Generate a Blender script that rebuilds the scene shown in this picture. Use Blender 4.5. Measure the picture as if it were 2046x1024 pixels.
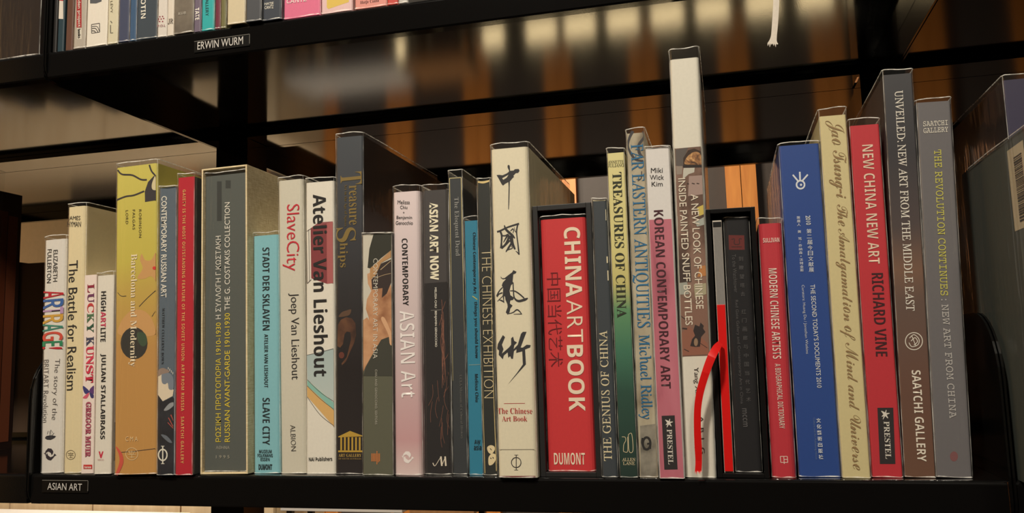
import bpy, bmesh, math, random
from mathutils import Matrix, Vector
random.seed(7)
sc = bpy.context.scene
for o in list(bpy.data.objects): bpy.data.objects.remove(o)
COL = sc.collection

# ------------------------------------------------------------------ camera
F_PX, YAW, PITCH, ROLL = 1675.1, -0.2478, 0.1215, -0.0282
CAM = Vector((0.6977, -0.7256, 0.1024))
BAY, H, LIP, D, D2 = 0.90, 0.4468, 0.0296, 0.352, 0.759      # bay width, shelf spacing, lip height, depths
_c, _s = math.cos(YAW), math.sin(YAW)
FWD = Vector((_s*math.cos(PITCH), _c*math.cos(PITCH), math.sin(PITCH)))
_R = Vector((_c, -_s, 0)); _U = _R.cross(FWD)
RT = math.cos(ROLL)*_R + math.sin(ROLL)*_U
UP = -math.sin(ROLL)*_R + math.cos(ROLL)*_U
cam = bpy.data.objects.new('camera', bpy.data.cameras.new('camera')); COL.objects.link(cam)
cam.data.sensor_width = 36; cam.data.lens = F_PX/2046*36; cam.data.clip_start = .02
M3 = Matrix((RT, UP, -FWD)).transposed()
cam.matrix_world = Matrix.Translation(CAM) @ M3.to_4x4()
sc.camera = cam
def ray(px): return FWD + RT*((px[0]-1023)/F_PX) + UP*((512-px[1])/F_PX)
def at_y(px, y):
    d = ray(px); return CAM + d*((y-CAM.y)/d.y)
def at_z(px, z):
    d = ray(px); return CAM + d*((z-CAM.z)/d.z)

# ------------------------------------------------------------------ light
sc.view_settings.view_transform = 'Standard'; sc.view_settings.look = 'None'
sc.view_settings.exposure = -0.08; sc.view_settings.gamma = 1.0; sc.view_settings.use_curve_mapping = False
world = bpy.data.worlds.new('world'); sc.world = world; world.use_nodes = True
world.node_tree.nodes['Background'].inputs[0].default_value = (1.0, .88, .74, 1)
world.node_tree.nodes['Background'].inputs[1].default_value = .045
def area(name, loc, target, size, power, col=(1, .91, .78), size_y=None):
    l = bpy.data.lights.new(name, 'AREA'); l.energy = power; l.color = col; l.size = size
    if size_y: l.shape = 'RECTANGLE'; l.size_y = size_y
    o = bpy.data.objects.new(name, l); COL.objects.link(o); o.location = loc
    o.rotation_euler = (Vector(target)-Vector(loc)).to_track_quat('-Z', 'Y').to_euler(); return o
def spot(name, loc, target, power, angle, radius=.12, col=(1, .9, .75)):
    l = bpy.data.lights.new(name, 'SPOT'); l.energy = power; l.color = col; l.spot_size = math.radians(angle); l.spot_blend = 1; l.shadow_soft_size = radius
    o = bpy.data.objects.new(name, l); COL.objects.link(o); o.location = loc
    o.rotation_euler = (Vector(target)-Vector(loc)).to_track_quat('-Z', 'Y').to_euler(); return o
spot('ceiling_spot_front', (0.1, -1.65, 1.95), (.28, 0, .42), 270, 56)
area('ceiling_lamp_side', (1.35, -1.9, 1.95), (.7, 0, .2), .25, 24, (1, .9, .75))
area('ceiling_lamp_far', (-.4, 2.4, 1.7), (.2, 4.0, -.3), .6, 50, (1, .9, .74))
area('ceiling_lamp_counter', (-1.6, 1.6, 1.2), (-1.4, 2.5, -.7), .3, 40, (1, .95, .88))
area('added_wall_lamp', (-2.4, -1.4, 1.95), (-3.6, -1.2, .2), .4, 60, (1, .84, .62))  # added lamp, warms the unseen left wall so the jackets reflect it
sc.cycles.transparent_max_bounces = 24
sc.cycles.max_bounces = 8

# ------------------------------------------------------------------ materials
def lin(c): return tuple(((v/255)/12.92 if v/255 <= .04045 else ((v/255+.055)/1.055)**2.4) for v in c)
_mats = {}
def new_mat(name):
    m = bpy.data.materials.new(name); m.use_nodes = True
    return m, m.node_tree, m.node_tree.nodes['Principled BSDF']
def mat(name, rgb, rough=.45, grain=.06, spec=.4, bump=0, scale=400, metallic=0, emit=0):
    key = (name, rgb, rough, grain, emit)
    if key in _mats: return _mats[key]
    m, nt, b = new_mat(name); _mats[key] = m
    l = lin(rgb); N = nt.nodes; L = nt.links
    tc = N.new('ShaderNodeTexCoord'); nz = N.new('ShaderNodeTexNoise'); nz.inputs['Scale'].default_value = scale
    nz.inputs['Detail'].default_value = 3; L.new(tc.outputs['Object'], nz.inputs['Vector'])
    mx = N.new('ShaderNodeMixRGB'); mx.inputs[1].default_value = (*[v*(1-grain) for v in l], 1)
    mx.inputs[2].default_value = (*[min(1, v*(1+grain)) for v in l], 1)
    L.new(nz.outputs['Fac'], mx.inputs[0]); L.new(mx.outputs[0], b.inputs['Base Color'])
    b.inputs['Roughness'].default_value = rough; b.inputs['Specular IOR Level'].default_value = spec
    b.inputs['Metallic'].default_value = metallic
    if bump:
        bp = N.new('ShaderNodeBump'); bp.inputs['Strength'].default_value = bump; bp.inputs['Distance'].default_value = .001
        L.new(nz.outputs['Fac'], bp.inputs['Height']); L.new(bp.outputs[0], b.inputs['Normal'])
    if emit:
        b.inputs['Emission Color'].default_value = (*l, 1); b.inputs['Emission Strength'].default_value = emit
    return m
def print_grad(name, stops, h, rough=.4, noise=.0, nscale=60, vert=1.0):
    """printed artwork that changes colour along the spine: stops are (height 0..1, rgb)"""
    m, nt, b = new_mat(name); N = nt.nodes; L = nt.links
    tc = N.new('ShaderNodeTexCoord'); sp = N.new('ShaderNodeSeparateXYZ'); L.new(tc.outputs['Object'], sp.inputs[0])
    dv = N.new('ShaderNodeMath'); dv.operation = 'DIVIDE'; dv.inputs[1].default_value = h; L.new(sp.outputs['Z'], dv.inputs[0])
    src = dv.outputs[0]
    if noise:
        mp = N.new('ShaderNodeMapping'); mp.inputs['Scale'].default_value = (1, 1, vert); L.new(tc.outputs['Object'], mp.inputs[0])
        nz = N.new('ShaderNodeTexNoise'); nz.inputs['Scale'].default_value = nscale; nz.inputs['Detail'].default_value = 4
        L.new(mp.outputs[0], nz.inputs['Vector'])
        mu = N.new('ShaderNodeMath'); mu.operation = 'MULTIPLY_ADD'; mu.inputs[1].default_value = noise; mu.inputs[2].default_value = -noise/2
        L.new(nz.outputs['Fac'], mu.inputs[0])
        ad = N.new('ShaderNodeMath'); L.new(dv.outputs[0], ad.inputs[0]); L.new(mu.outputs[0], ad.inputs[1]); src = ad.outputs[0]
    cr = N.new('ShaderNodeValToRGB'); L.new(src, cr.inputs[0]); e = cr.color_ramp.elements
    stops = sorted(stops); e[0].position = stops[0][0]; e[0].color = (*lin(stops[0][1]), 1)
    e[1].position = stops[-1][0]; e[1].color = (*lin(stops[-1][1]), 1)
    for p, c in stops[1:-1]:
        k = e.new(p); k.color = (*lin(c), 1)
    L.new(cr.outputs[0], b.inputs['Base Color']); b.inputs['Roughness'].default_value = rough
    b.inputs['Specular IOR Level'].default_value = .4
    return m
def print_mottle(name, cols, scale=70, stretch=(1, 1, 1), rough=.4, dist=0):
    """printed photograph: patches of several colours"""
    m, nt, b = new_mat(name); N = nt.nodes; L = nt.links
    tc = N.new('ShaderNodeTexCoord'); mp = N.new('ShaderNodeMapping'); mp.inputs['Scale'].default_value = stretch
    L.new(tc.outputs['Object'], mp.inputs[0]); nz = N.new('ShaderNodeTexNoise'); nz.inputs['Scale'].default_value = scale
    nz.inputs['Detail'].default_value = 5; nz.inputs['Distortion'].default_value = dist; L.new(mp.outputs[0], nz.inputs['Vector'])
    cr = N.new('ShaderNodeValToRGB'); L.new(nz.outputs['Fac'], cr.inputs[0]); e = cr.color_ramp.elements
    n = len(cols)
    for i, c in enumerate(cols):
        p = .3+.4*i/(n-1)
        if i == 0: k = e[0]; k.position = p
        elif i == n-1: k = e[len(e)-1]; k.position = p
        else: k = e.new(p)
        k.color = (*lin(c), 1)
    L.new(cr.outputs[0], b.inputs['Base Color']); b.inputs['Roughness'].default_value = rough
    b.inputs['Specular IOR Level'].default_value = .4
    return m
def ink(rgb, name='ink'): return mat(name+'_print', rgb, .5, .03, .25)
def film_material():
    m = bpy.data.materials.new('clear_plastic_film'); m.use_nodes = True; nt = m.node_tree; N = nt.nodes; L = nt.links
    N.remove(N['Principled BSDF']); out = N['Material Output']
    tr = N.new('ShaderNodeBsdfTransparent'); tr.inputs[0].default_value = (.965, .965, .955, 1)
    gl = N.new('ShaderNodeBsdfGlossy'); gl.inputs['Roughness'].default_value = .09; gl.inputs[0].default_value = (1, 1, 1, 1)
    df = N.new('ShaderNodeBsdfDiffuse'); df.inputs[0].default_value = (.85, .85, .84, 1)
    tc = N.new('ShaderNodeTexCoord'); mp = N.new('ShaderNodeMapping'); mp.inputs['Scale'].default_value = (1, 1, .12); L.new(tc.outputs['Object'], mp.inputs[0])
    nz = N.new('ShaderNodeTexNoise'); nz.inputs['Scale'].default_value = 70; nz.inputs['Detail'].default_value = 3; L.new(mp.outputs[0], nz.inputs['Vector'])
    bp = N.new('ShaderNodeBump'); bp.inputs['Strength'].default_value = .6; bp.inputs['Distance'].default_value = .003
    L.new(nz.outputs['Fac'], bp.inputs['Height']); L.new(bp.outputs[0], gl.inputs['Normal'])
    lw = N.new('ShaderNodeLayerWeight'); lw.inputs['Blend'].default_value = .5
    pw = N.new('ShaderNodeMath'); pw.operation = 'POWER'; pw.inputs[1].default_value = 4.5; L.new(lw.outputs['Facing'], pw.inputs[0])
    fr = N.new('ShaderNodeMath'); fr.operation = 'MULTIPLY_ADD'; fr.inputs[1].default_value = .6; fr.inputs[2].default_value = .05; L.new(pw.outputs[0], fr.inputs[0])
    m1 = N.new('ShaderNodeMixShader'); m1.inputs[0].default_value = .012; L.new(tr.outputs[0], m1.inputs[1]); L.new(df.outputs[0], m1.inputs[2])
    m2 = N.new('ShaderNodeMixShader'); L.new(fr.outputs[0], m2.inputs[0]); L.new(m1.outputs[0], m2.inputs[1]); L.new(gl.outputs[0], m2.inputs[2])
    L.new(m2.outputs[0], out.inputs['Surface']); return m
FILM = film_material()
def highlight_material(a=.6, c=.25, nm='film_edge_highlight', sc_=160):
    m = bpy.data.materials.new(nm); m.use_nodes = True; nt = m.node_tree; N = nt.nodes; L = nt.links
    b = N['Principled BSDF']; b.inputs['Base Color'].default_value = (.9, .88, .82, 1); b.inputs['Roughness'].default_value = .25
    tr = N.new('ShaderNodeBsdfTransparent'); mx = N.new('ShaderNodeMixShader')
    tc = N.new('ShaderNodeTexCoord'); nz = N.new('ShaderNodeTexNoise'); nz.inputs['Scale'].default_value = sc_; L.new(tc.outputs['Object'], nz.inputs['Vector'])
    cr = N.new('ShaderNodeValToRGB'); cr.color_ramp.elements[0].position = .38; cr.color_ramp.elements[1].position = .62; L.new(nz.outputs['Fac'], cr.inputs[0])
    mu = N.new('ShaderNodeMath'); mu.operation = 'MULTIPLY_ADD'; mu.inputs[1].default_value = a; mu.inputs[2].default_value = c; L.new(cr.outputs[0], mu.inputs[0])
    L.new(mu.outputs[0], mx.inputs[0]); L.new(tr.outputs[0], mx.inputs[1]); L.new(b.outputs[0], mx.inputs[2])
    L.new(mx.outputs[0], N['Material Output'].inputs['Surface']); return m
EDGE_HIGHLIGHT = highlight_material(); CORNER_HIGHLIGHT = highlight_material(.4, .06, 'film_corner_highlight', 45)  # semi-opaque whites with the film's highlights put into their colour
def black_metal():
    m, nt, b = new_mat('black_lacquered_steel'); N = nt.nodes; L = nt.links
    b.inputs['Base Color'].default_value = (.0045, .0042, .004, 1); b.inputs['Roughness'].default_value = .085
    b.inputs['IOR'].default_value = 1.62
    tc = N.new('ShaderNodeTexCoord'); nz = N.new('ShaderNodeTexNoise'); nz.inputs['Scale'].default_value = 900; L.new(tc.outputs['Object'], nz.inputs['Vector'])
    bp = N.new('ShaderNodeBump'); bp.inputs['Strength'].default_value = .025; bp.inputs['Distance'].default_value = .0004
    L.new(nz.outputs['Fac'], bp.inputs['Height']); L.new(bp.outputs[0], b.inputs['Normal']); return m
STEEL = black_metal()
PAGES = None
def page_material():
    m, nt, b = new_mat('page_edges'); N = nt.nodes; L = nt.links
    tc = N.new('ShaderNodeTexCoord'); mp = N.new('ShaderNodeMapping'); mp.inputs['Scale'].default_value = (1500, 4, 4); L.new(tc.outputs['Object'], mp.inputs[0])
    nz = N.new('ShaderNodeTexNoise'); nz.inputs['Scale'].default_value = 1; L.new(mp.outputs[0], nz.inputs['Vector'])
    cr = N.new('ShaderNodeValToRGB'); cr.color_ramp.elements[0].color = (.35, .32, .26, 1); cr.color_ramp.elements[1].color = (.8, .76, .66, 1)
    cr.color_ramp.elements[0].position = .3; cr.color_ramp.elements[1].position = .6
    L.new(nz.outputs['Fac'], cr.inputs[0]); L.new(cr.outputs[0], b.inputs['Base Color']); b.inputs['Roughness'].default_value = .8; return m
PAGES = page_material()

# ------------------------------------------------------------------ mesh helpers
def mesh_obj(name, verts, faces, m, parent=None, smooth=False, fmat=None):
    me = bpy.data.meshes.new(name); me.from_pydata(verts, [], faces)
    for x in (m if isinstance(m, (list, tuple)) else [m]): me.materials.append(x)
    if fmat:
        for p, i in zip(me.polygons, fmat): p.material_index = i
    if smooth:
        for p in me.polygons: p.use_smooth = True
    me.update()
    o = bpy.data.objects.new(name, me); COL.objects.link(o)
    if parent: o.parent = parent
    return o
def box_data(x0, x1, y0, y1, z0, z1, V=None, Fc=None):
    V = [] if V is None else V; Fc = [] if Fc is None else Fc; n = len(V)
    V += [(x0,y0,z0),(x1,y0,z0),(x1,y1,z0),(x0,y1,z0),(x0,y0,z1),(x1,y0,z1),(x1,y1,z1),(x0,y1,z1)]
    Fc += [tuple(n+i for i in f) for f in ((0,3,2,1),(4,5,6,7),(0,1,5,4),(1,2,6,5),(2,3,7,6),(3,0,4,7))]
    return V, Fc
def box(name, b, m, parent=None, bev=0):
    o = mesh_obj(name, *box_data(*b), m, parent)
    if bev:
        bm = bmesh.new(); bm.from_mesh(o.data)
        bmesh.ops.bevel(bm, geom=bm.edges[:], offset=bev, segments=2, affect='EDGES', profile=.6)
        bm.to_mesh(o.data); bm.free()
    return o
def empty(name, loc=(0, 0, 0), ry=0):
    o = bpy.data.objects.new(name, None); COL.objects.link(o); o.location = loc; o.rotation_euler = (0, ry, 0)
    o.empty_display_size = .02; return o
def tag(o, label, cat, group=None, kind=None):
    if label: o['label'] = label
    if cat: o['category'] = cat
    if group: o['group'] = group
    if kind: o['kind'] = kind
    return o

# ------------------------------------------------------------------ the room beyond the shelving
FLOOR = -1.45
fl = mesh_obj('floor', *box_data(-3.7, 4.5, -3.7, 4.1, FLOOR-.05, FLOOR), mat('dark_carpet', (46, 40, 36), .8, .15)); fl['kind'] = 'structure'
wb = mesh_obj('wall_back', *box_data(-3.7, 4.5, 4.0, 4.1, FLOOR, 2.2), mat('dark_wall_paint', (74, 64, 57), .6, .08, scale=30)); wb['kind'] = 'structure'
for nm_, q_, c_ in (('wall_left', (-3.7, -3.6, -3.6, 4.0, FLOOR, 2.2), (214, 176, 124)), ('wall_right', (4.4, 4.5, -3.6, 4.0, FLOOR, 2.2), (74, 64, 57)), ('wall_front', (-3.7, 4.5, -3.7, -3.6, FLOOR, 2.2), (56, 48, 42))):
    wl = mesh_obj(nm_, *box_data(*q_), mat('wall_paint', c_, .6, .08, scale=30)); wl['kind'] = 'structure'
def wood(name, a, b_, sc_=(9, 9, .8), rough=.5):
    m, nt, b = new_mat(name); N = nt.nodes; L = nt.links
    tc = N.new('ShaderNodeTexCoord'); mp = N.new('ShaderNodeMapping'); mp.inputs['Scale'].default_value = sc_; L.new(tc.outputs['Object'], mp.inputs[0])
    nz = N.new('ShaderNodeTexNoise'); nz.inputs['Scale'].default_value = 3; nz.inputs['Detail'].default_value = 6; nz.inputs['Distortion'].default_value = .6; L.new(mp.outputs[0], nz.inputs['Vector'])
    cr = N.new('ShaderNodeValToRGB'); cr.color_ramp.elements[0].color = (*lin(a), 1); cr.color_ramp.elements[1].color = (*lin(b_), 1)
    cr.color_ramp.elements[0].position = .3; cr.color_ramp.elements[1].position = .7
    L.new(nz.outputs['Fac'], cr.inputs[0]); L.new(cr.outputs[0], b.inputs['Base Color']); b.inputs['Roughness'].default_value = rough; return m
W_OR = wood('orange_wood', (200, 118, 48), (226, 146, 66)); W_PALE = wood('pale_wood', (212, 182, 140), (230, 204, 164))
# orange wood panels standing against the far wall: pixel edges seen over the books fix the spacing
XA = at_y((1450, 372), 3.97).x; XB = at_y((1512, 372), 3.97).x; PER = (at_y((1512, 372), 3.97).x-at_y((1152, 384), 3.97).x)/2
pm = None
for k in range(-7, 5):
    x0 = XA+k*PER; w2 = (XB-XA)/2
    t = empty('wood_panel', (x0+w2, 3.97, FLOOR))
    for s in (-1, 1):
        box('board', (min(0, s*(w2))+(.002 if s > 0 else 0), max(0, s*w2)-(.002 if s < 0 else 0), -.02, .028, 0, 3.3), W_OR, t)
    tag(t, 'tall orange wooden panel standing against the dark far wall', 'wall panel', 'orange wood panels on the far wall')
# ------------------------------------------------------------------ shelving
STEEL_OBJS = []
def bracket_mesh(depth_dir=1):
    pts = []
    y0, y1, z0, z1, r, r2 = -.003, D-.002, -LIP-.0022, .130, .055, .016
    for i in range(9):
        a = math.pi/2*i/8; pts.append((y0+r-r*math.cos(a), z1-r+r*math.sin(a)))
    pts += [(y1, z1), (y1, z0)]
    for i in range(5):
        a = math.pi/2*i/4; pts.append((y0+r2-r2*math.sin(a), z0+r2-r2*math.cos(a)))
    return pts
BRK = bracket_mesh()
def shelf(x0, x1, ya, yb, z, label, group, far=False):
    t = empty('steel_shelf', (x0, ya, z)); w = x1-x0; d = yb-ya; th = .0018
    V, Fc = box_data(.0025, w-.0025, .0036, d-.0036, -.0015, 0); mesh_obj('shelf_plate', V, Fc, STEEL, t)
    # lip: folded down and slightly back at the bottom
    def lip(name, y, s, LIP=LIP):
        rr = .0036; prof = [(y+s*(rr-rr*math.sin(t)), -rr+rr*math.cos(t)) for t in [math.pi/2*i/6 for i in range(7)]]+[(y, -LIP+.0015), (y+s*.0015, -LIP), (y+s*.012, -LIP), (y+s*.012, -LIP+th), (y+s*.003, -LIP+th), (y+s*(th+.0002), -LIP+.004), (y+s*(th+.0002), -.0016)]
        n = len(prof); V = [(.0025, p[0], p[1]) for p in prof]+[(w-.0025, p[0], p[1]) for p in prof]
        Fc = [(i, (i+1) % n, n+(i+1) % n, n+i) for i in range(n)]+[tuple(range(n))[::-1], tuple(range(n, 2*n))]
        return mesh_obj(name, V, Fc, STEEL, t)
    lip('front_lip', 0, 1, .0085 if far else LIP); lip('back_lip', d, -1, .022 if far else .0118)
    n = len(BRK)
    for xs in (.0006, w-.0022):
        pts = [((p[0] if not far else d-p[0]*d/D), p[1]) for p in BRK]
        V = [(xs, p[0], p[1]) for p in pts]+[(xs+.0016, p[0], p[1]) for p in pts]
        Fc = [(i, (i+1) % n, n+(i+1) % n, n+i) for i in range(n)]+[tuple(range(n)), tuple(range(n, 2*n))[::-1]]
        mesh_obj('end_bracket', V, Fc, STEEL, t)
    tag(t, label, 'shelf', group); return t
RY0 = .408
for x0, nm in ((-BAY, 'bay with the dark brown book'), (0, 'middle bay'), (BAY, 'bay with the barcoded book')):
    for z, lv in ((0, 'lower'), (H, 'upper')):
        if x0 == 0 and z == 0: lab = 'black steel shelf holding the long row of art books'
        elif x0 == 0: lab = 'black steel shelf overhanging the long row of art books'
        else: lab = f'black steel {lv} shelf of the neighbouring {nm}'
        shelf(x0, x0+BAY, 0, D, z, lab, 'black steel shelves facing the viewer')
        lab = f'black steel {lv} shelf on the rear side of the {nm}'
        shelf(x0, x0+BAY, RY0, D2, z, lab, 'black steel shelves on the rear side', True)
for x0, nm in ((-BAY, 'bay with the dark brown book'), (0, 'middle bay'), (BAY, 'bay with the barcoded book')):
    for z, lv in ((0, 'lower'), (H, 'upper')):
        t = empty('filler_strip', (x0+BAY/2, D+.0004, z)); w = BAY/2-.0275
        box('strip', (-w, w, 0, RY0-D-.0008, -.0085, -.007), STEEL, t); box('stiffener', (-w, w, (RY0-D)/2-.001, (RY0-D)/2+.001, 0, .01), STEEL, t)
        tag(t, f'narrow black steel strip behind {lv} shelf of the {nm}', 'strip', 'filler strips between front and rear shelves')
for x, nm in ((-BAY, 'beyond the dark brown book'), (0, 'behind the left end of the long row of art books'), (BAY, 'behind the barcoded book'), (2*BAY, 'beyond the barcoded book')):
    t = empty('upright_post', (x, D+.001, FLOOR))
    box('column', (-.026, .026, .0, RY0-D-.002, 0, 2.6), STEEL, t)
    V, Fc = [], []
    for i in range(18):
        for s in (-.014, .007): box_data(s, s+.006, -.0012, .001, 1.2+i*.032, 1.22+i*.032, V, Fc)
    mesh_obj('slots', V, Fc, mat('slot_black', (2, 2, 2), .8), t)
    tag(t, f'black slotted steel upright post {nm}', 'shelf post', 'upright posts of the shelving')
# ------------------------------------------------------------------ books: builder
LIPPTS = [(0, 943), (63, 945), (520, 951.6), (937, 953), (1591, 958.7), (2046, 961)]
def lip_y(x):
    for (a, b), (c, d) in zip(LIPPTS, LIPPTS[1:]):
        if x <= c: return b+(d-b)*(x-a)/(c-a)
    return LIPPTS[-1][1]
BOOKS = []
def rounded_u(w, depth, r, off=0.0, n=4, front=None):
    """outline of boards and spine seen from above, from the left fore-edge round the spine to the right fore-edge"""
    a = w/2+off; y = -(off if front is None else front); r = r+off
    pts = [(-a, depth), (-a, depth*.6), (-a, depth*.25), (-a, y+r)]
    for i in range(1, n): t = math.pi/2*i/n; pts.append((-a+r-r*math.cos(t), y+r-r*math.sin(t)))
    k = 4
    for i in range(k+1): pts.append((-a+r+(2*a-2*r)*i/k, y))
    for i in range(1, n): t = math.pi/2*i/n; pts.append((a-r+r*math.sin(t), y+r-r*math.cos(t)))
    pts += [(a, y+r), (a, depth*.25), (a, depth*.6), (a, depth)]
    return pts
class Bk: pass
def book(name, label, tl, tr, br, bl, spine, side=None, film=None, depth=.2, r=.0018, y0=None, z0=0.0, group='art books on the lower shelf', hard=True, dy=0, pages=True, cat='book', vertical=False, height=None):
    b = Bk()
    if y0 is None:
        d = (br[1]+bl[1])/2-lip_y((br[0]+bl[0])/2)
        y0 = max(-.02, min(.012, -d*.0030+.001))+dy
    b.y0 = y0
    P = [at_y(p, y0) for p in (tl, tr, br, bl)]
    if vertical:
        b.lean = 0; b.h = height; b.w = P[2].x-P[3].x; xc = (P[2].x+P[3].x)/2
    else:
        b.lean = (math.atan2(P[0].x-P[3].x, P[0].z-P[3].z)+math.atan2(P[1].x-P[2].x, P[1].z-P[2].z))/2
        b.h = ((P[0].z+P[1].z)/2-z0)/math.cos(b.lean)
        b.w = ((P[1].x-P[0].x)+(P[2].x-P[3].x))/2*math.cos(b.lean)
        zc = (P[2].z+P[3].z)/2
        xc = (P[2].x+P[3].x)/2-(zc-z0)*math.tan(b.lean)
    b.depth = depth; b.r = r
    zo = z0+b.w/2*abs(math.sin(b.lean))+.0002
    b.root = empty(name, (xc, y0, zo), b.lean)
    b.loc = Vector((xc, y0, zo)); b.ca, b.sa = math.cos(b.lean), math.sin(b.lean)
    if callable(spine): spine = spine(b)
    b.side = side or spine; b.spine = spine
    if pages is not None:
        outer = rounded_u(b.w, depth, r); th = .0022 if hard else .0007
        inner = rounded_u(b.w-2*th, depth, max(.0004, r-th)); inner = [(x, y if y >= depth*.2 else y+th) for x, y in inner]
        n = len(outer); V = []
        for z in (0, b.h): V += [(x, y, z) for x, y in outer]+[(x, y, z) for x, y in inner]
        Fc = []; fm = []
        for i in range(n-1):
            sp = 0 if 3 <= i < n-4 else 1
            Fc.append((i, i+1, 2*n+i+1, 2*n+i)); fm.append(sp)
            Fc.append((n+i+1, n+i, 3*n+i, 3*n+i+1)); fm.append(1)
            Fc.append((2*n+i, 2*n+i+1, 3*n+i+1, 3*n+i)); fm.append(sp)
            Fc.append((i+1, i, n+i, n+i+1)); fm.append(sp)
        for i in (0, n-1): Fc.append((i, 2*n+i, 3*n+i, n+i)); fm.append(1)
        mesh_obj('cover', V, Fc, [spine, b.side], b.root, fmat=fm)
        g = .0028 if hard else .0006
        if pages: box('pages', (-b.w/2+th+.0002, b.w/2-th-.0002, th+.0006, depth-g, g, b.h-g), PAGES, b.root)
    if film is not None: add_film(b, film*.00046)
    if label: tag(b.root, label, cat, group)
    BOOKS.append((name, b)); return b
def add_film(b, extra, off=.0012, seed=None):
    rnd = random.Random(seed if seed is not None else int(b.loc.x*1e5))
    path = rounded_u(b.w, b.depth*.86, b.r, min(off, .0004), 4, max(off*.5, .0009)); n = len(path)
    rows = [0.0004, .004, b.h*.3, b.h*.6, b.h*.9, b.h-.002, b.h, b.h+extra*.5, b.h+extra]
    V = []; ph = [rnd.uniform(0, 6) for _ in range(4)]
    for k, z in enumerate(rows):
        for i, (x, y) in enumerate(path):
            f = max(0, (k-6))/2
            wob = .0004*f*math.sin(ph[0]+(x*1.0+y*.3)*160)+.0003*f*math.sin(ph[1]+(x-y)*310)
            lf = -.0006*f
            bow = .0004*math.sin(ph[2]+k*1.3+i*.6) if 1 < k < 8 else 0
            if k == 1: bow += .0005*math.sin(ph[3]+i*1.9)
            sx = 1 if x > 0 else -1
            side = i < 4 or i >= n-4
            V.append((x-(sx*lf if side else 0)+(sx*abs(bow) if side else 0), y-(0 if side else abs(bow))+(lf if not side else 0), z+(wob if k == 8 else 0)))
    Fc = [(k*n+i, k*n+i+1, (k+1)*n+i+1, (k+1)*n+i) for k in range(len(rows)-1) for i in range(n-1)]
    fo = mesh_obj('plastic_jacket', V, Fc, FILM, b.root, smooth=True)
    # cut edge of the film along the top, its highlight put into the whitish colour
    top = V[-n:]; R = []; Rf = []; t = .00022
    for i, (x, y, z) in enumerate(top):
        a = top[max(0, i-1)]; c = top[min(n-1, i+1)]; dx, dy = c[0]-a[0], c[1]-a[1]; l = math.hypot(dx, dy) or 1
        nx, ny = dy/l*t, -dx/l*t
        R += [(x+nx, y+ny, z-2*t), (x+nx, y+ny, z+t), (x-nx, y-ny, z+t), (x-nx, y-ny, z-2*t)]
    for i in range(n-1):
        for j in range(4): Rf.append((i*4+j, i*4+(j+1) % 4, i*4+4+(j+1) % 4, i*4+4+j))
    mesh_obj('jacket_edge_highlight', R, Rf, EDGE_HIGHLIGHT, fo)
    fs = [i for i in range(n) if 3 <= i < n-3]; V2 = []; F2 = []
    for i in (fs[1], fs[-2]):                                   # whitish strips painting the highlights down both spine corners
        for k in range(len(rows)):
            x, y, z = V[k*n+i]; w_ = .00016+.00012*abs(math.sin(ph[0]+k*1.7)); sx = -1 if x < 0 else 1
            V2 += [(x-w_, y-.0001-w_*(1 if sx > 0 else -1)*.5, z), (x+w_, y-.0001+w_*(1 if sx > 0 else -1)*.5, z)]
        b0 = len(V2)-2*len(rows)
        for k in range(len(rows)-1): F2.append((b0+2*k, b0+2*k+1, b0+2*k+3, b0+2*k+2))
    mesh_obj('jacket_corner_highlight', V2, F2, CORNER_HIGHLIGHT, fo)
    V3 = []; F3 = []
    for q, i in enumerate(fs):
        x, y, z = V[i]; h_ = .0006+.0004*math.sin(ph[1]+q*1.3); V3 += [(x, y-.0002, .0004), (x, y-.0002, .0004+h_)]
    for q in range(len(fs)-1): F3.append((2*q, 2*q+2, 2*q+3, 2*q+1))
    mesh_obj('jacket_foot_highlight', V3, F3, EDGE_HIGHLIGHT, fo)  # pale band painted as the gleam along the jacket's bottom edge
    return fo
def loc(b, px):
    p = at_y(px, b.y0)-b.loc
    return (p.x*b.ca-p.z*b.sa, p.x*b.sa+p.z*b.ca)
def ppm(b, px):                        # metres per pixel at this place on the spine
    p = at_y(px, b.y0); q = at_y((px[0]+1, px[1]), b.y0); return (q-p).length
def clampx(b, x): return max(-b.w/2+.0002+getattr(b, 'r', 0)*.35, min(b.w/2-.0002-getattr(b, 'r', 0)*.35, x))
def Zc(ox, oy, s, pts): return [(ox+x*s, oy+y*s) for x, y in pts]
def smooth_pts(pts, n=6, closed=True):
    out = []; N = len(pts)
    rng = range(N) if closed else range(N-1)
    for i in rng:
        p0, p1, p2, p3 = (pts[(i+j) % N] if closed else pts[max(0, min(N-1, i+j))] for j in (-1, 0, 1, 2))
        for k in range(n):
            t = k/n
            out.append(tuple(.5*(2*p1[a]+(p2[a]-p0[a])*t+(2*p0[a]-5*p1[a]+4*p2[a]-p3[a])*t*t+(3*p1[a]-p0[a]-3*p2[a]+p3[a])*t**3) for a in (0, 1)))
    if not closed: out.append(tuple(pts[-1]))
    return out
def poly(b, name, pts, m, layer=1, smooth=False, clip=True):
    """flat print on the spine, outline in photo pixels"""
    if smooth: pts = smooth_pts(pts)
    b.n = getattr(b, 'n', 0)+1; yy = -0.00006*layer-7e-6*b.n
    L = [loc(b, p) for p in pts]
    if clip: L = [(clampx(b, x), max(.0003, min(b.h-.0002, z))) for x, z in L]
    a = sum(L[i][0]*L[(i+1) % len(L)][1]-L[(i+1) % len(L)][0]*L[i][1] for i in range(len(L)))
    if a < 0: L = L[::-1]
    return mesh_obj(name, [(x, yy, z) for x, z in L], [tuple(range(len(L)))], m, b.root)
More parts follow.
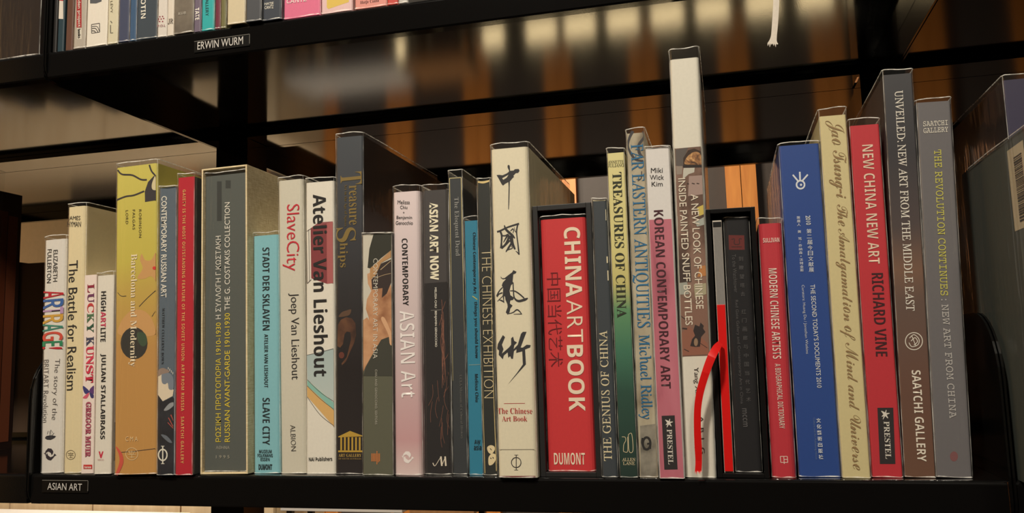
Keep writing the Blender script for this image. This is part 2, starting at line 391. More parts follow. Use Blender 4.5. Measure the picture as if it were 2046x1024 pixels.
def strokes(b, name, lst, m, layer=2):
    """pen strokes in photo pixels: (points, width or widths)"""
    V = []; Fc = []; b.n = getattr(b, 'n', 0)+1; yy = -0.00006*layer-7e-6*b.n
    for pts, w in lst:
        yy -= 2e-6
        n0 = len(pts)
        ws = list(w) if isinstance(w, (list, tuple)) else [w]*n0
        sp = smooth_pts([(*p,) for p in pts], 5, False) if n0 > 2 else pts
        m_ = len(sp); base = len(V)
        for i, p in enumerate(sp):
            a = sp[max(0, i-1)]; c = sp[min(m_-1, i+1)]; dx, dy = c[0]-a[0], c[1]-a[1]; l = math.hypot(dx, dy) or 1
            u = i/(m_-1)*(n0-1); k = min(int(u), n0-2); ww = ws[k]+(ws[k+1]-ws[k])*(u-k)
            for s in (-1, 1):
                x, z = loc(b, (p[0]-dy/l*ww/2*s, p[1]+dx/l*ww/2*s)); V.append((clampx(b, x), yy, z))
        for i in range(m_-1): Fc.append((base+2*i, base+2*i+1, base+2*i+3, base+2*i+2))
    return mesh_obj(name, V, Fc, m, b.root)
def ring(b, name, c, r, w, m, layer=2, ry=None, squash=1.0):
    pts = [(c[0]+r*math.cos(t)*squash, c[1]+(ry or r)*math.sin(t)) for t in [2*math.pi*i/20 for i in range(21)]]
    return strokes(b, name, [(pts, w)], m, layer)
def disc(b, name, c, rx, ry, m, layer=1, n=20):
    return poly(b, name, [(c[0]+rx*math.cos(2*math.pi*i/n), c[1]+ry*math.sin(2*math.pi*i/n)) for i in range(n)], m, layer)
def rect(b, name, x0, y0, x1, y1, m, layer=1): return poly(b, name, [(x0, y0), (x1, y0), (x1, y1), (x0, y1)], m, layer)
def side_patch(b, name, s, y0, y1, z0, z1, m):
    x = s*(b.w/2+.0002); q = [(x, y0, z0), (x, y1, z0), (x, y1, z1), (x, y0, z1)]
    return mesh_obj(name, q, [(0, 1, 2, 3) if s > 0 else (3, 2, 1, 0)], m, b.root)
# lettering: collected first, turned into meshes in one go at the end
MAP = {'serif': (0x1D434, 0x1D44E, None), 'bold': (0x1D5D4, 0x1D5EE, 0x1D7EC), 'serifb': (0x1D400, 0x1D41A, 0x1D7CE), 'italic': (0x1D434, 0x1D44E, None),
       'script': (0x1D4D0, 0x1D4EA, None), 'sans': (0x1D5A0, 0x1D5BA, 0x1D7E2), 'sansit': (0x1D608, 0x1D622, None), 'mono': (0x1D670, 0x1D68A, 0x1D7F6), 'thinscript': (0x1D49C, 0x1D4B6, None)}
SCR = dict(zip('BEFHILMReego', 'ℬℰℱℋℐℒℳℛℯℯ\U0001D4F0ℴ'))
def style(s, st):
    if st in ('plain', 'sans', 'sansit', None): return s
    U, Lc, Dg = MAP[st]; o = ''
    for ch in s:
        if st in ('italic', 'serif') and ch == 'h': o += 'ℎ'
        elif st == 'thinscript' and ch in SCR: o += SCR[ch]
        elif 'A' <= ch <= 'Z': o += chr(U+ord(ch)-65)
        elif 'a' <= ch <= 'z': o += chr(Lc+ord(ch)-97)
        elif ch.isdigit() and Dg: o += chr(Dg+int(ch))
        else: o += ch
    return o
TEXTS = []
def text(b, s, a, c, h, m, st='sans', off=0.0, name='title_lettering', layer=4, space=1.0):
    """lettering whose bounding box runs from pixel a to pixel c, h pixels tall; reading direction a to c"""
    A, C = loc(b, a), loc(b, c); k = ppm(b, ((a[0]+c[0])/2, (a[1]+c[1])/2))
    b.n = getattr(b, 'n', 0)+1; TEXTS.append((b.root, style(s, st), A, C, h*k, m, off, name, max(layer, 6)*0.00006+7e-6*b.n, space if st != 'serif' else -space))
def htext(b, s, x0, x1, y0, y1, m, st='sans', off=0, name='lettering', tilt=0, layer=4):
    ym = (y0+y1)/2; text(b, s, (x0, ym+tilt/2), (x1, ym-tilt/2), y1-y0, m, st, off, name, layer)
def column(b, chars, a, c, h, m, name='lettering', off=0):
    """upright characters stacked down the spine"""
    n = len(chars); k = ppm(b, a); L = math.dist(a, c); step = L/n
    for i, ch in enumerate(chars):
        if ch == ' ': continue
        y = a[1]+(i+.5)*step*(c[1]-a[1])/L; x = a[0]+(i+.5)*step*(c[0]-a[0])/L
        hh = min(h, step*.86)
        if ch in '·/': TEXTS.append((b.root, ch, loc(b, (x-1, y)), loc(b, (x+1, y)), 2*k, m, off, name, 0.0005, 1)); continue
        TEXTS.append((b.root, ch, loc(b, (x-h/2, y)), loc(b, (x+h/2, y)), hh*k if ch != '二' else hh*k*.75, m, off, name, 0.0005, 1))
def flush_text():
    tmp = []
    for (root, s, A, C, hh, m, off, name, ly, space) in TEXTS:
        cu = bpy.data.curves.new('t', 'FONT'); cu.body = s; cu.size = 1; cu.offset = off; cu.resolution_u = 3; cu.space_character = abs(space)
        o = bpy.data.objects.new('t', cu); COL.objects.link(o); tmp.append(o)
    bpy.context.view_layer.update(); dg = bpy.context.evaluated_depsgraph_get()
    for o, (root, s, A, C, hh, m, off, name, ly, space) in zip(tmp, TEXTS):
        me = bpy.data.meshes.new_from_object(o.evaluated_get(dg)); me.materials.clear(); me.materials.append(m)
        if not len(me.vertices): continue
        if space < 0:                       # upright roman from the slanted alphabet
            for v in me.vertices: v.co.x -= v.co.y*.268
        xs = [v.co.x for v in me.vertices]; ys = [v.co.y for v in me.vertices]
        x0, x1, y0, y1 = min(xs), max(xs), min(ys), max(ys)
        L = math.dist(A, C); d = ((C[0]-A[0])/L, (C[1]-A[1])/L); u = (-d[1], d[0])
        for v in me.vertices:
            p = (v.co.x-x0)/(x1-x0)*L; q = ((v.co.y-y0)/max(1e-6, y1-y0)-.5)*hh
            v.co = (A[0]+d[0]*p+u[0]*q, -ly, A[1]+d[1]*p+u[1]*q)
        me.name = name; t = bpy.data.objects.new(name, me); COL.objects.link(t); t.parent = root
    for o in tmp:
        cu = o.data; bpy.data.objects.remove(o); bpy.data.curves.remove(cu)
def prestel(b, q, ta, tc, bird, scale):
    poly(b, 'publisher_panel', q, ink((48, 43, 45)), 2)
    W = ink((225, 218, 208)); text(b, 'PRESTEL', ta, tc, 10.5*scale, W, 'serifb', -0.0037, 'publisher_lettering')
    x, y = bird; k = scale
    strokes(b, 'publisher_emblem', [([(x-7*k, y-6*k), (x-1*k, y-1*k), (x+5*k, y+7*k)], (1, 5*k, 1)), ([(x-6*k, y+4*k), (x, y), (x+8*k, y-2*k)], (1, 4*k, 1)), ([(x, y), (x+2*k, y-8*k)], (3*k, 1)), ([(x, y), (x-4*k, y+9*k)], (3*k, 1))], W, 3)
def dolphins(b, c, r, m):
    for q in ([(60, 605), (92, 598), (105, 560), (150, 510), (215, 515), (250, 560), (250, 600), (220, 645), (205, 602), (160, 572), (115, 592), (95, 652), (84, 614)],
              [(105, 640), (135, 605), (150, 650), (200, 685), (255, 662), (275, 610), (315, 645), (282, 660), (250, 700), (205, 748), (150, 735), (112, 700)]):
        poly(b, 'publisher_emblem', [(c[0]+(x-187)*r/128, c[1]+(y-630)*r/128) for x, y in q], m, 2)
def phi(b, c, rx, ry, h, m, w=2.0):
    ring(b, 'publisher_emblem', c, rx, w*1.1, m, 3, ry)
    strokes(b, 'publisher_emblem', [([(c[0], c[1]-h), (c[0], c[1]+h)], w), ([(c[0]-rx*.4, c[1]-h), (c[0]+rx*.4, c[1]-h)], w*.5), ([(c[0]-rx*.4, c[1]+h), (c[0]+rx*.4, c[1]+h)], w*.5)], m, 3)
def monogram(b, c, r, m):
    ring(b, 'publisher_emblem', c, r, 1.1, m)
    x, y = c; k = r/9
    strokes(b, 'publisher_emblem', [([(x-4*k, y-4*k), (x-2*k, y+1*k)], 1), ([(x-6*k, y-3*k), (x+6*k, y-3*k)], .9), ([(x-6*k, y+1*k), (x+6*k, y+1*k)], .9), ([(x, y-5*k), (x, y+6*k)], 1), ([(x+4*k, y-4*k), (x+2*k, y+1*k)], 1), ([(x-3*k, y+5*k), (x+4*k, y+5*k)], .9)], m)
# ------------------------------------------------------------------ books on the lower shelf, from the left bracket to the right one
K = ink((40, 38, 38)); WH = ink((232, 226, 214)); CR = ink((226, 208, 168))
# 1
b = book('book', 'small white book with rainbow coloured capitals and handwritten subtitle beside the rounded end bracket', (88, 480), (131, 478), (123, 940), (79.5, 941), mat('white_jacket', (222, 216, 208)), film=9, depth=.17, y0=.0045, r=.004)
text(b, 'ELIZABETH', (111.5, 499), (110.5, 562), 8.5, K, name='author_lettering'); text(b, 'FULLERTON', (99.5, 497.5), (98, 565), 8.5, K, name='author_lettering')
for ch, ya, yb, c in (('A', 580, 595, (190, 40, 52)), ('R', 597, 616, (60, 100, 165)), ('T', 613, 627, (182, 146, 186)), ('R', 628, 646, (206, 158, 66)), ('A', 646, 661, (62, 134, 116)), ('G', 662, 680, (206, 78, 62)), ('E', 681, 691, (46, 132, 92)), ('!', 692.5, 697, (190, 34, 48))):
    text(b, ch, (107.5-(ya-580)*.02, ya), (107.2-(ya-580)*.02, yb), 40, ink(c), 'bold', -.01)
text(b, 'The story of the', (114, 716), (107, 838), 13, ink((90, 86, 86)), 'sansit', -.012, 'subtitle_lettering'); text(b, 'BRITART Revolution', (93, 718), (91, 843), 10, ink((110, 106, 106)), 'sansit', -.012, 'subtitle_lettering')
c1 = lambda pts: Zc(80, 840, .1074, pts)
poly(b, 'ship_drawing', c1([(90, 320), (120, 280), (200, 268), (260, 275), (300, 285), (270, 320), (200, 355), (130, 350)]), ink((50, 50, 56)))
strokes(b, 'ship_masts', [(c1([(135, 250), (155, 185)]), .8), (c1([(180, 265), (185, 190)]), .8), (c1([(205, 260), (200, 170), (240, 225)]), .8), (c1([(225, 270), (265, 225)]), .8)], ink((70, 70, 74)))
dolphins(b, (100, 907), 13, ink((48, 42, 52)))
# 2
b = book('book', 'cream book with plain black vertical title, taller than the rainbow lettered book beside it', (134.4, 414), (171, 412), (162, 943), (125.4, 943), mat('cream_jacket', (226, 210, 170)), film=8, depth=.2, r=.0042, y0=.005)
htext(b, 'JAMES', 136.5, 160.6, 432, 441, K, name='author_lettering'); htext(b, 'HYMAN', 135.2, 162, 443, 452, K, name='author_lettering')
text(b, 'The Battle for Realism', (147, 520), (142.5, 779), 18, K, 'sans')
monogram(b, (141.5, 908), 9, ink((110, 95, 70)))
side_patch(b, 'cover_picture', 1, .055, .15, b.h-.075, b.h-.02, print_mottle('dark_cover_picture', [(40, 36, 34), (70, 62, 50), (110, 98, 74)], 90, (1, 1, .4)))
# 3
b = book('book', 'slim white paperback with ornate multicoloured letters and a butterfly', (168, 550), (192.5, 549), (186.3, 945), (160.7, 944), mat('white_jacket', (224, 208, 198)), film=None, hard=False, depth=.15, y0=.0035)
for ch, ya, yb, c in (('L', 567, 584, (140, 50, 66)), ('U', 585, 604, (110, 62, 92)), ('C', 605, 624, (186, 66, 66)), ('K', 625, 644, (80, 110, 80)), ('Y', 645, 664, (52, 84, 66)), ('K', 672, 690, (70, 70, 90)), ('U', 690, 709, (196, 56, 78)), ('N', 709, 728, (206, 62, 86)), ('S', 729, 746, (196, 56, 78)), ('T', 747, 764, (186, 50, 70))):
    x = 182-(ya-567)*.016; text(b, ch, (x, ya), (x, yb), 13.5 if ya < 670 else 15, ink(c), 'serifb', .012)
c1 = lambda pts: Zc(60, 680, .3222, pts)
poly(b, 'butterfly_wing', c1([(330, 280), (362, 305), (368, 320), (345, 330), (332, 310)]), ink((62, 60, 110)), 1, True); poly(b, 'butterfly_wing', c1([(398, 278), (372, 300), (370, 322), (392, 330), (400, 310)]), ink((90, 60, 110)), 1, True)
poly(b, 'butterfly_wing', c1([(366, 322), (340, 340), (328, 355), (350, 358), (364, 340)]), ink((200, 90, 110)), 1, True); poly(b, 'butterfly_wing', c1([(370, 322), (395, 335), (392, 355), (378, 352)]), ink((60, 56, 100)), 1, True)
text(b, 'GREGOR MUIR', (177.5, 802), (176, 912), 11, ink((158, 78, 96)), 'serifb', .03, 'author_lettering')
rect(b, 'publisher_panel', 167, 927.5, 184.4, 936, ink((186, 52, 52))); htext(b, 'Aurum', 168.5, 183, 930, 934, WH, 'serifb', 0, 'publisher_lettering')
# 4
b = book('book', 'slim white paperback with a pink word inside its black sans serif title', (194.4, 551), (227, 549.5), (221, 947), (186.8, 947.4), mat('white_jacket', (228, 221, 209)), film=7, hard=False, depth=.15)
text(b, 'HIGH', (207.5, 581.5), (206.8, 621), 10, K, 'bold'); text(b, 'ART', (206.8, 622), (206.5, 653), 10, ink((204, 58, 92)), 'bold'); text(b, 'LITE', (206.5, 654.5), (206, 682), 10, K, 'bold')
text(b, 'JULIAN STALLABRASS', (206.5, 706), (204, 876.5), 11.5, K, 'bold', 0, 'author_lettering')
poly(b, 'publisher_emblem', [(197, 901), (200, 901), (201.5, 908), (204.5, 901), (207, 901), (203, 914.5), (200.6, 914.5)], ink((200, 44, 70))); htext(b, 'VERSO', 195, 208, 916, 919, ink((210, 170, 165)), 'sans', 0, 'publisher_lettering')
side_patch(b, 'barcode_panel', 1, .004, .03, .012, .05, ink((90, 90, 88)))
# 5
b = book('book', 'wide mustard yellow book painted with blobs, a black oval and wiry lines', (231.5, 334), (314, 330), (312.3, 948.7), (227.5, 950.5), lambda b: print_grad('mustard_artwork', [(0, (196, 146, 82)), (.40, (192, 144, 82)), (.60, (196, 168, 84)), (.68, (200, 184, 84)), (1, (206, 194, 98))], b.h, .4, .06, 25), film=9, depth=.22, r=.003)
T1 = ink((204, 156, 100)); DK = ink((62, 57, 60))
c1 = lambda pts: Zc(220, 300, .342, pts); c2 = lambda pts: Zc(220, 630, .342, pts)
poly(b, 'painted_blob', c1([(272, 600), (240, 640), (205, 640), (185, 605), (175, 640), (190, 690), (160, 745), (200, 750), (240, 735), (278, 760)]), T1, 1, True)
poly(b, 'painted_blob', c1([(60, 1010), (110, 945), (160, 930), (210, 945), (250, 1000), (255, 1080), (60, 1080)]), T1, 1, True)
disc(b, 'black_oval', (268, 685), 27, 32, ink((58, 56, 52)), 2); poly(b, 'green_patch', c2([(160, 100), (205, 105), (216, 160), (190, 180), (165, 150)]), ink((66, 84, 64)), 3, True)
poly(b, 'painted_bird', c1([(204, 302), (203, 240), (222, 185), (255, 150), (285, 145), (284, 290)]), DK, 1); poly(b, 'painted_bird', c1([(250, 230), (245, 195), (270, 135), (284, 140), (284, 222)]), ink((214, 200, 160)), 2, True)
for q_ in [(c1([(45, 115), (70, 140), (130, 145), (180, 170), (215, 172)]), 3.2), (c1([(35, 292), (90, 270), (140, 262), (200, 238)]), 3.0), (c1([(230, 85), (245, 125), (280, 160)]), 3.2), (c1([(170, 912), (215, 865), (270, 815)]), 1), (c1([(245, 970), (275, 935)]), 1), (c1([(45, 830), (65, 850), (95, 850)]), 1), (c2([(60, 798), (150, 790), (268, 775)]), .9)]: strokes(b, 'wiry_line', [q_], DK, 3)
disc(b, 'red_dot', (309, 535), 4, 3.4, ink((214, 60, 60)), 3)
strokes(b, 'red_arc', [(c2([(36, 765), (62, 810), (66, 860), (38, 930)]), (2, 7, 8, 5))], ink((206, 88, 72)), 3)
for s, x, ya, yb in (('ROBINSON', 280.5, 418, 474), ('FALGAS', 267.7, 418.6, 458), ('LORD', 254, 419.7, 447)): text(b, s, (x, ya), (x, yb), 5, ink((92, 84, 46)), 'sans', 0, 'author_lettering', 4, 1.2)
text(b, 'Barcelona and Modernity', (267, 507), (265, 732), 15.5, ink((236, 220, 190)), 'serifb', -0.0045)
htext(b, 'C M A', 251.5, 276, 872, 880, ink((228, 200, 150)), 'sans', 0, 'publisher_lettering'); monogram(b, (263.8, 906), 12, ink((226, 198, 150)))
# 6
b = book('book', 'slate blue book with white condensed capitals above a painted pale head', (316.6, 375), (352.7, 373.5), (346.5, 951), (314.2, 951.5), mat('slate_jacket', (92, 104, 116)), film=None, depth=.2, r=.002, side=mat('cream_cover', (205, 190, 160)), y0=-.0045)
add_film(b, .001)
c1 = lambda pts: Zc(310, 720, .2346, pts)
poly(b, 'painted_coat', c1([(20, 240), (65, 348), (150, 305), (162, 320), (165, 1000), (20, 1000)]), print_mottle('dark_painted_coat', [(34, 34, 38), (44, 44, 50), (60, 62, 68)], 40), 1)
poly(b, 'painted_face', c1([(20, 125), (60, 110), (110, 170), (158, 250), (150, 300), (65, 345), (20, 290)]), ink((222, 206, 182)), 2)
poly(b, 'painted_hair', c1([(55, 150), (62, 105), (110, 100), (150, 135), (162, 205), (150, 245), (118, 240), (108, 190), (85, 200), (62, 190)]), ink((122, 130, 142)), 3, True); poly(b, 'painted_cap', c1([(22, 90), (60, 62), (110, 78), (120, 98), (60, 115), (25, 132)]), ink((148, 128, 116)), 3, True)
strokes(b, 'white_dots', [(c1([(110+i*13, 68+i*14-j*10), (116+i*13, 70+i*14-j*10)]), 1.6) for i in range(4) for j in range(2)], WH, 3)
poly(b, 'painted_sleeve', c1([(75, 420), (120, 365), (160, 355), (160, 380), (110, 420)]), ink((150, 152, 156)), 2, True); strokes(b, 'red_marks', [(c1([(115, 485), (155, 560)]), 1.8), (c1([(135, 460), (160, 510)]), 2.4), (c1([(108, 525), (155, 575)]), 1.4)], ink((180, 84, 74)), 3)
poly(b, 'painted_fold', c1([(50, 630), (100, 640), (145, 695), (110, 690)]), ink((104, 110, 120)), 2, True)
text(b, 'CONTEMPORARY RUSSIAN ART', (328.5, 391.6), (327.5, 594), 11, WH, 'sans', .012); text(b, 'MATTHEW CULLERNE BOWN', (327, 614.6), (325, 727), 5, ink((54, 60, 68)), 'serifb', 0, 'author_lettering', 4, 1.1)
phi(b, (325.5, 908), 8.5, 11, 17.5, ink((226, 222, 208)), 2.4)
# 7
b = book('book', 'thin crimson book with a long line of tiny gold capitals', (356, 354.7), (387.6, 353.7), (384, 949.5), (349.5, 949), mat('crimson_cloth', (186, 36, 52)), side=mat('grey_board', (74, 78, 80)), film=8, y0=-.003, depth=.21, r=.0014)
text(b, 'GAIETY IS THE MOST OUTSTANDING FEATURE OF THE SOVIET UNION: ART FROM RUSSIA · SAATCHI GALLERY', (368.5, 378.7), (364.5, 925), 6, ink((232, 178, 110)), 'bold', -.01, 'title_lettering', 4, 1.15)
# 8 slipcase with its book
def slipcase(name, label, tl, tr, br, bl, m, wall, depth, y0=None, floor_t=None, group='open slipcases on the lower shelf'):
    b = book(name, None, tl, tr, br, bl, m, pages=None, depth=depth, y0=y0)
    w, h = b.w, b.h; t = wall; f = floor_t or wall
    for nm, q in (('side_wall', (-w/2, -w/2+t, 0, depth, 0, h)), ('side_wall', (w/2-t, w/2, 0, depth, 0, h)), ('top_wall', (-w/2+t, w/2-t, 0, depth, h-t, h)), ('bottom_wall', (-w/2+t, w/2-t, 0, depth, 0, f)), ('back_wall', (-w/2+t, w/2-t, depth-t, depth, f, h-t))):
        box(nm, q, m, b.root, bev=.0004)
    tag(b.root, label, 'slipcase', group); b.t = t; b.f = f; return b
def linen():
    m, nt, b = new_mat('tan_linen'); N = nt.nodes; L = nt.links
    tc = N.new('ShaderNodeTexCoord'); cs = []
    for s in ((1900, 1900, 130), (130, 130, 1900)):
        mp = N.new('ShaderNodeMapping'); mp.inputs['Scale'].default_value = s; L.new(tc.outputs['Object'], mp.inputs[0])
        nz = N.new('ShaderNodeTexNoise'); nz.inputs['Scale'].default_value = 1; L.new(mp.outputs[0], nz.inputs['Vector']); cs.append(nz)
    ad = N.new('ShaderNodeMath'); L.new(cs[0].outputs['Fac'], ad.inputs[0]); L.new(cs[1].outputs['Fac'], ad.inputs[1])
    cr = N.new('ShaderNodeValToRGB'); cr.color_ramp.elements[0].color = (*lin((192, 168, 124)), 1); cr.color_ramp.elements[1].color = (*lin((234, 218, 180)), 1)
    cr.color_ramp.elements[0].position = .35; cr.color_ramp.elements[1].position = .65
    ml = N.new('ShaderNodeMath'); ml.operation = 'MULTIPLY'; ml.inputs[1].default_value = .5; L.new(ad.outputs[0], ml.inputs[0]); L.new(ml.outputs[0], cr.inputs[0])
    L.new(cr.outputs[0], b.inputs['Base Color']); b.inputs['Roughness'].default_value = .85
    bp = N.new('ShaderNodeBump'); bp.inputs['Strength'].default_value = .3; bp.inputs['Distance'].default_value = .0006; L.new(ml.outputs[0], bp.inputs['Height']); L.new(bp.outputs[0], b.inputs['Normal']); return m
sl = slipcase('linen_slipcase', 'tan linen slipcase standing open with a thick grey book inside', (402, 338), (494, 330), (494, 946), (401, 946.5), linen(), .0017, .235, y0=.003, group=None)
def inside(sl, name, label, x0, x1, dz, spine, rec=.004, film=None, r=.002, side=None, depth=None, th=.0018):
    """a book standing inside a slipcase, x0..x1 across the opening from 0 to 1"""
    b = Bk(); iw = sl.w-2*sl.t; b.w = iw*(x1-x0)-.0006; b.h = sl.h-sl.f-sl.t-dz; b.depth = (depth or sl.depth-sl.t-rec-.002); b.r = r; b.lean = sl.lean
    cx = -iw/2+iw*(x0+x1)/2; b.ca, b.sa = sl.ca, sl.sa; b.y0 = sl.y0+rec; zz = sl.f+.0003
    b.loc = Vector((sl.loc.x+cx*b.ca+zz*b.sa, b.y0, sl.loc.z-cx*b.sa+zz*b.ca))
    b.root = empty(name, b.loc, b.lean); b.side = side or spine
    outer = rounded_u(b.w, b.depth, r); n = len(outer)
    inner = [(x*(1-2*th/b.w), y if y >= b.depth*.2 else y+th) for x, y in outer]
    V = []; Fc = []
    for z in (0, b.h): V += [(x, y, z) for x, y in outer]+[(x, y, z) for x, y in inner]
    for i in range(n-1): Fc += [(i, i+1, 2*n+i+1, 2*n+i), (n+i+1, n+i, 3*n+i, 3*n+i+1), (2*n+i, 2*n+i+1, 3*n+i+1, 3*n+i), (i+1, i, n+i, n+i+1)]
    mesh_obj('cover', V, Fc, spine, b.root)
    box('pages', (-b.w/2+th+.0002, b.w/2-th-.0002, th+.0006, b.depth-.002, .002, b.h-.002), PAGES, b.root)
    if film is not None: add_film(b, film, .0003)
    tag(b.root, label, 'book', 'art books on the lower shelf'); BOOKS.append((name, b)); return b
b = inside(sl, 'book', 'thick charcoal grey book with yellow and white Greek and Latin capitals inside tan linen slipcase', 0, 1, .006, mat('charcoal_jacket', (88, 92, 88)), rec=.003, film=.003)
YE = ink((226, 200, 66))
rect(b, 'dark_bar', 433.7, 362, 443, 441, ink((62, 64, 62))); rect(b, 'dark_bar', 450.8, 360, 461, 376, ink((62, 64, 62)))
text(b, 'ΡΩΣΙΚΗ ΠΡΩΤΟΠΟΡΙΑ 1910-1930', (436.5, 882), (436.5, 644), 10.5, YE, 'plain'); text(b, 'Η ΣΥΛΛΟΓΗ Γ.ΚΩΣΤΑΚΗ', (436.5, 637), (436.5, 471), 10.5, WH, 'plain')
text(b, 'RUSSIAN AVANT-GARDE 1910-1930', (454.5, 882), (454.5, 625), 10.5, YE, 'plain'); text(b, 'THE G. COSTAKIS COLLECTION', (454.5, 619), (454.5, 404), 10.5, WH, 'plain')
htext(b, 'ΑΘΗΝΑ', 432, 459, 890.5, 896, ink((168, 164, 150)), 'plain'); htext(b, '1 9 9 5', 432, 459, 909, 914.5, ink((168, 164, 150)), 'plain')
# 9
b = book('book', 'pale turquoise blue book with black capitals running down the spine', (506.5, 471), (554, 470), (560.5, 948.3), (504.8, 948), mat('turquoise_jacket', (134, 190, 200)), film=7, depth=.19, r=.0035)
KB = ink((36, 46, 50))
text(b, 'STADT DER SKLAVEN', (531.5, 494), (532, 659), 14, KB, 'bold', -.01); text(b, 'ATELIER VAN LIESHOUT', (532, 667), (532, 773.5), 7.5, KB, 'bold', -.01); text(b, 'SLAVE CITY', (532, 794), (532, 888), 14.5, KB, 'bold', -.01)
htext(b, 'MUSEUM', 518, 543, 898, 904, KB, 'bold'); htext(b, 'FOLKWANG', 515, 545, 906, 912, KB, 'bold'); htext(b, 'ESSEN', 521, 539, 914, 919.7, KB, 'bold'); htext(b, 'DUMONT', 517, 544, 927, 937, KB, 'bold', .02, 'publisher_lettering')
# 10
b = book('book', 'off white book with a rounded red title and light black sans lettering', (552, 361), (606.5, 359), (609.8, 947.7), (562.5, 947), mat('offwhite_jacket', (210, 204, 188)), film=7, depth=.21, r=.004)
text(b, 'SlaveCity', (582, 408), (581.5, 541), 33, ink((200, 48, 62)), 'sans', -.004); text(b, 'Joep Van Lieshout', (586.5, 585), (588.6, 757.5), 21, ink((50, 48, 48)), 'sans', -.004, 'author_lettering'); text(b, 'ALBION', (585, 848), (587, 900), 10, ink((80, 78, 74)), 'sans', -.01, 'publisher_lettering')
# 11
b = book('book', 'white book with a huge bold black title printed over a red house drawing', (609, 365), (668, 362), (668.6, 948.3), (613.2, 947.7), mat('white_jacket', (230, 224, 212)), film=9, depth=.2, r=.0026)
poly(b, 'red_house', [(620.6, 456), (652.5, 444), (653.5, 566.6), (621.9, 555.6)], ink((136, 62, 66)), 1); poly(b, 'red_house', [(652.5, 443), (668.7, 441.6), (669.7, 565), (653.5, 566.6)], ink((176, 98, 98)), 1); poly(b, 'red_house', [(620.6, 456), (636, 444), (668.7, 441.6), (652.5, 446)], ink((150, 84, 86)), 1)
for q_ in [([(612, 462), (614, 565)], 1), ([(617, 458), (618.5, 560)], .9), ([(612, 462), (622, 456)], 1), ([(614, 566), (622, 558)], 1.2), ([(612.5, 709), (640, 703), (670.4, 695)], .9), ([(614, 757.6), (640, 783), (670, 803)], .9), ([(614, 770), (640, 796), (670, 819)], .9), ([(614, 792), (640, 828), (670.5, 852)], .9)]: strokes(b, 'drawn_line', [q_], ink((92, 80, 76)), 3)
poly(b, 'printed_sky', [(612.4, 709), (670.4, 695), (670.4, 802.7), (614, 757.6)], print_grad('printed_sky', [(0, (214, 214, 206)), (1, (172, 190, 190))], b.h*.42), 1); poly(b, 'printed_river', [(614, 758.6), (669.8, 803.7), (669.8, 818.8), (614, 770.5)], ink((140, 190, 178)), 1); poly(b, 'printed_field', [(613.6, 769.5), (669.8, 819), (670.6, 852), (614, 791.4)], ink((218, 176, 112)), 1)
text(b, 'Atelier Van Lieshout', (639, 387.5), (641.5, 751), 28, K, 'bold'); htext(b, 'NAi Publishers', 617.5, 664, 912.5, 919.5, K, 'bold', 0, 'publisher_lettering', 1)
# 12
b = book('book', 'tall dark book with dull gold serif title, a painted hand and a gold temple emblem', (668, 275.6), (727.5, 271), (724, 949), (673, 948), lambda b: print_grad('dark_artwork', [(0, (44, 38, 38)), (.3, (38, 32, 32)), (.55, (52, 50, 52)), (.8, (68, 70, 76)), (1, (74, 78, 84))], b.h, .35, .04), side=mat('dark_brown_cover', (46, 36, 32), .35), film=8, depth=.25, r=.003)
GD = ink((134, 112, 62))
text(b, 'T', (701.5, 344), (702, 369), 42, GD, 'serifb', -0.0030); text(b, 'reasure', (705, 370), (705, 449), 15, GD, 'serifb', -0.0020); text(b, 'S', (691.5, 454), (692, 483), 39, GD, 'serifb', -0.0025); text(b, 'hips', (685, 485), (685.5, 534), 20, GD, 'serifb', -0.0030)
text(b, 'Art in the Age of Spices', (690.5, 368), (690.5, 452), 7, ink((110, 94, 56)), 'serifb', -0.0050, 'subtitle_lettering')
c1 = lambda pts: Zc(665, 590, .1464, pts)
HD = print_mottle('painted_hand', [(58, 40, 34), (94, 62, 46), (122, 84, 58)], 50)
poly(b, 'painted_hand', c1([(70, 400), (110, 330), (180, 295), (260, 310), (310, 380), (320, 540), (290, 650), (230, 780), (180, 900), (125, 950), (120, 925), (190, 840), (215, 740), (250, 590), (240, 500), (190, 490), (160, 530), (140, 660), (100, 710), (62, 690), (65, 560)]), HD, 1)
poly(b, 'painted_cuff', c1([(80, 290), (120, 230), (180, 205), (250, 190), (230, 260), (160, 285)]), ink((96, 72, 56)), 1, True); disc(b, 'painted_thumb', (682.5, 709), 5.5, 6.5, ink((104, 56, 46)), 1)
c2 = lambda pts: Zc(490, 640, .3222, pts)
poly(b, 'gold_temple', c2([(577, 718), (650, 683), (727, 712), (727, 717), (577, 723)]), ink((188, 152, 62)), 2)
for i in range(6): poly(b, 'gold_temple', c2([(590+i*23, 722), (601+i*23, 722), (601+i*23, 803), (590+i*23, 803)]), ink((188, 152, 62)), 2)
poly(b, 'gold_temple', c2([(577, 804), (727, 804), (727, 815), (577, 815)]), ink((188, 152, 62)), 2)
htext(b, 'ART GALLERY', 677, 722.5, 906, 911.5, ink((190, 158, 84)), 'serifb', -0.0025, 'publisher_lettering'); htext(b, 'OF SOUTH AUSTRALIA', 677, 722.5, 914, 917, ink((150, 124, 74)), 'serifb', -0.0050, 'publisher_lettering')
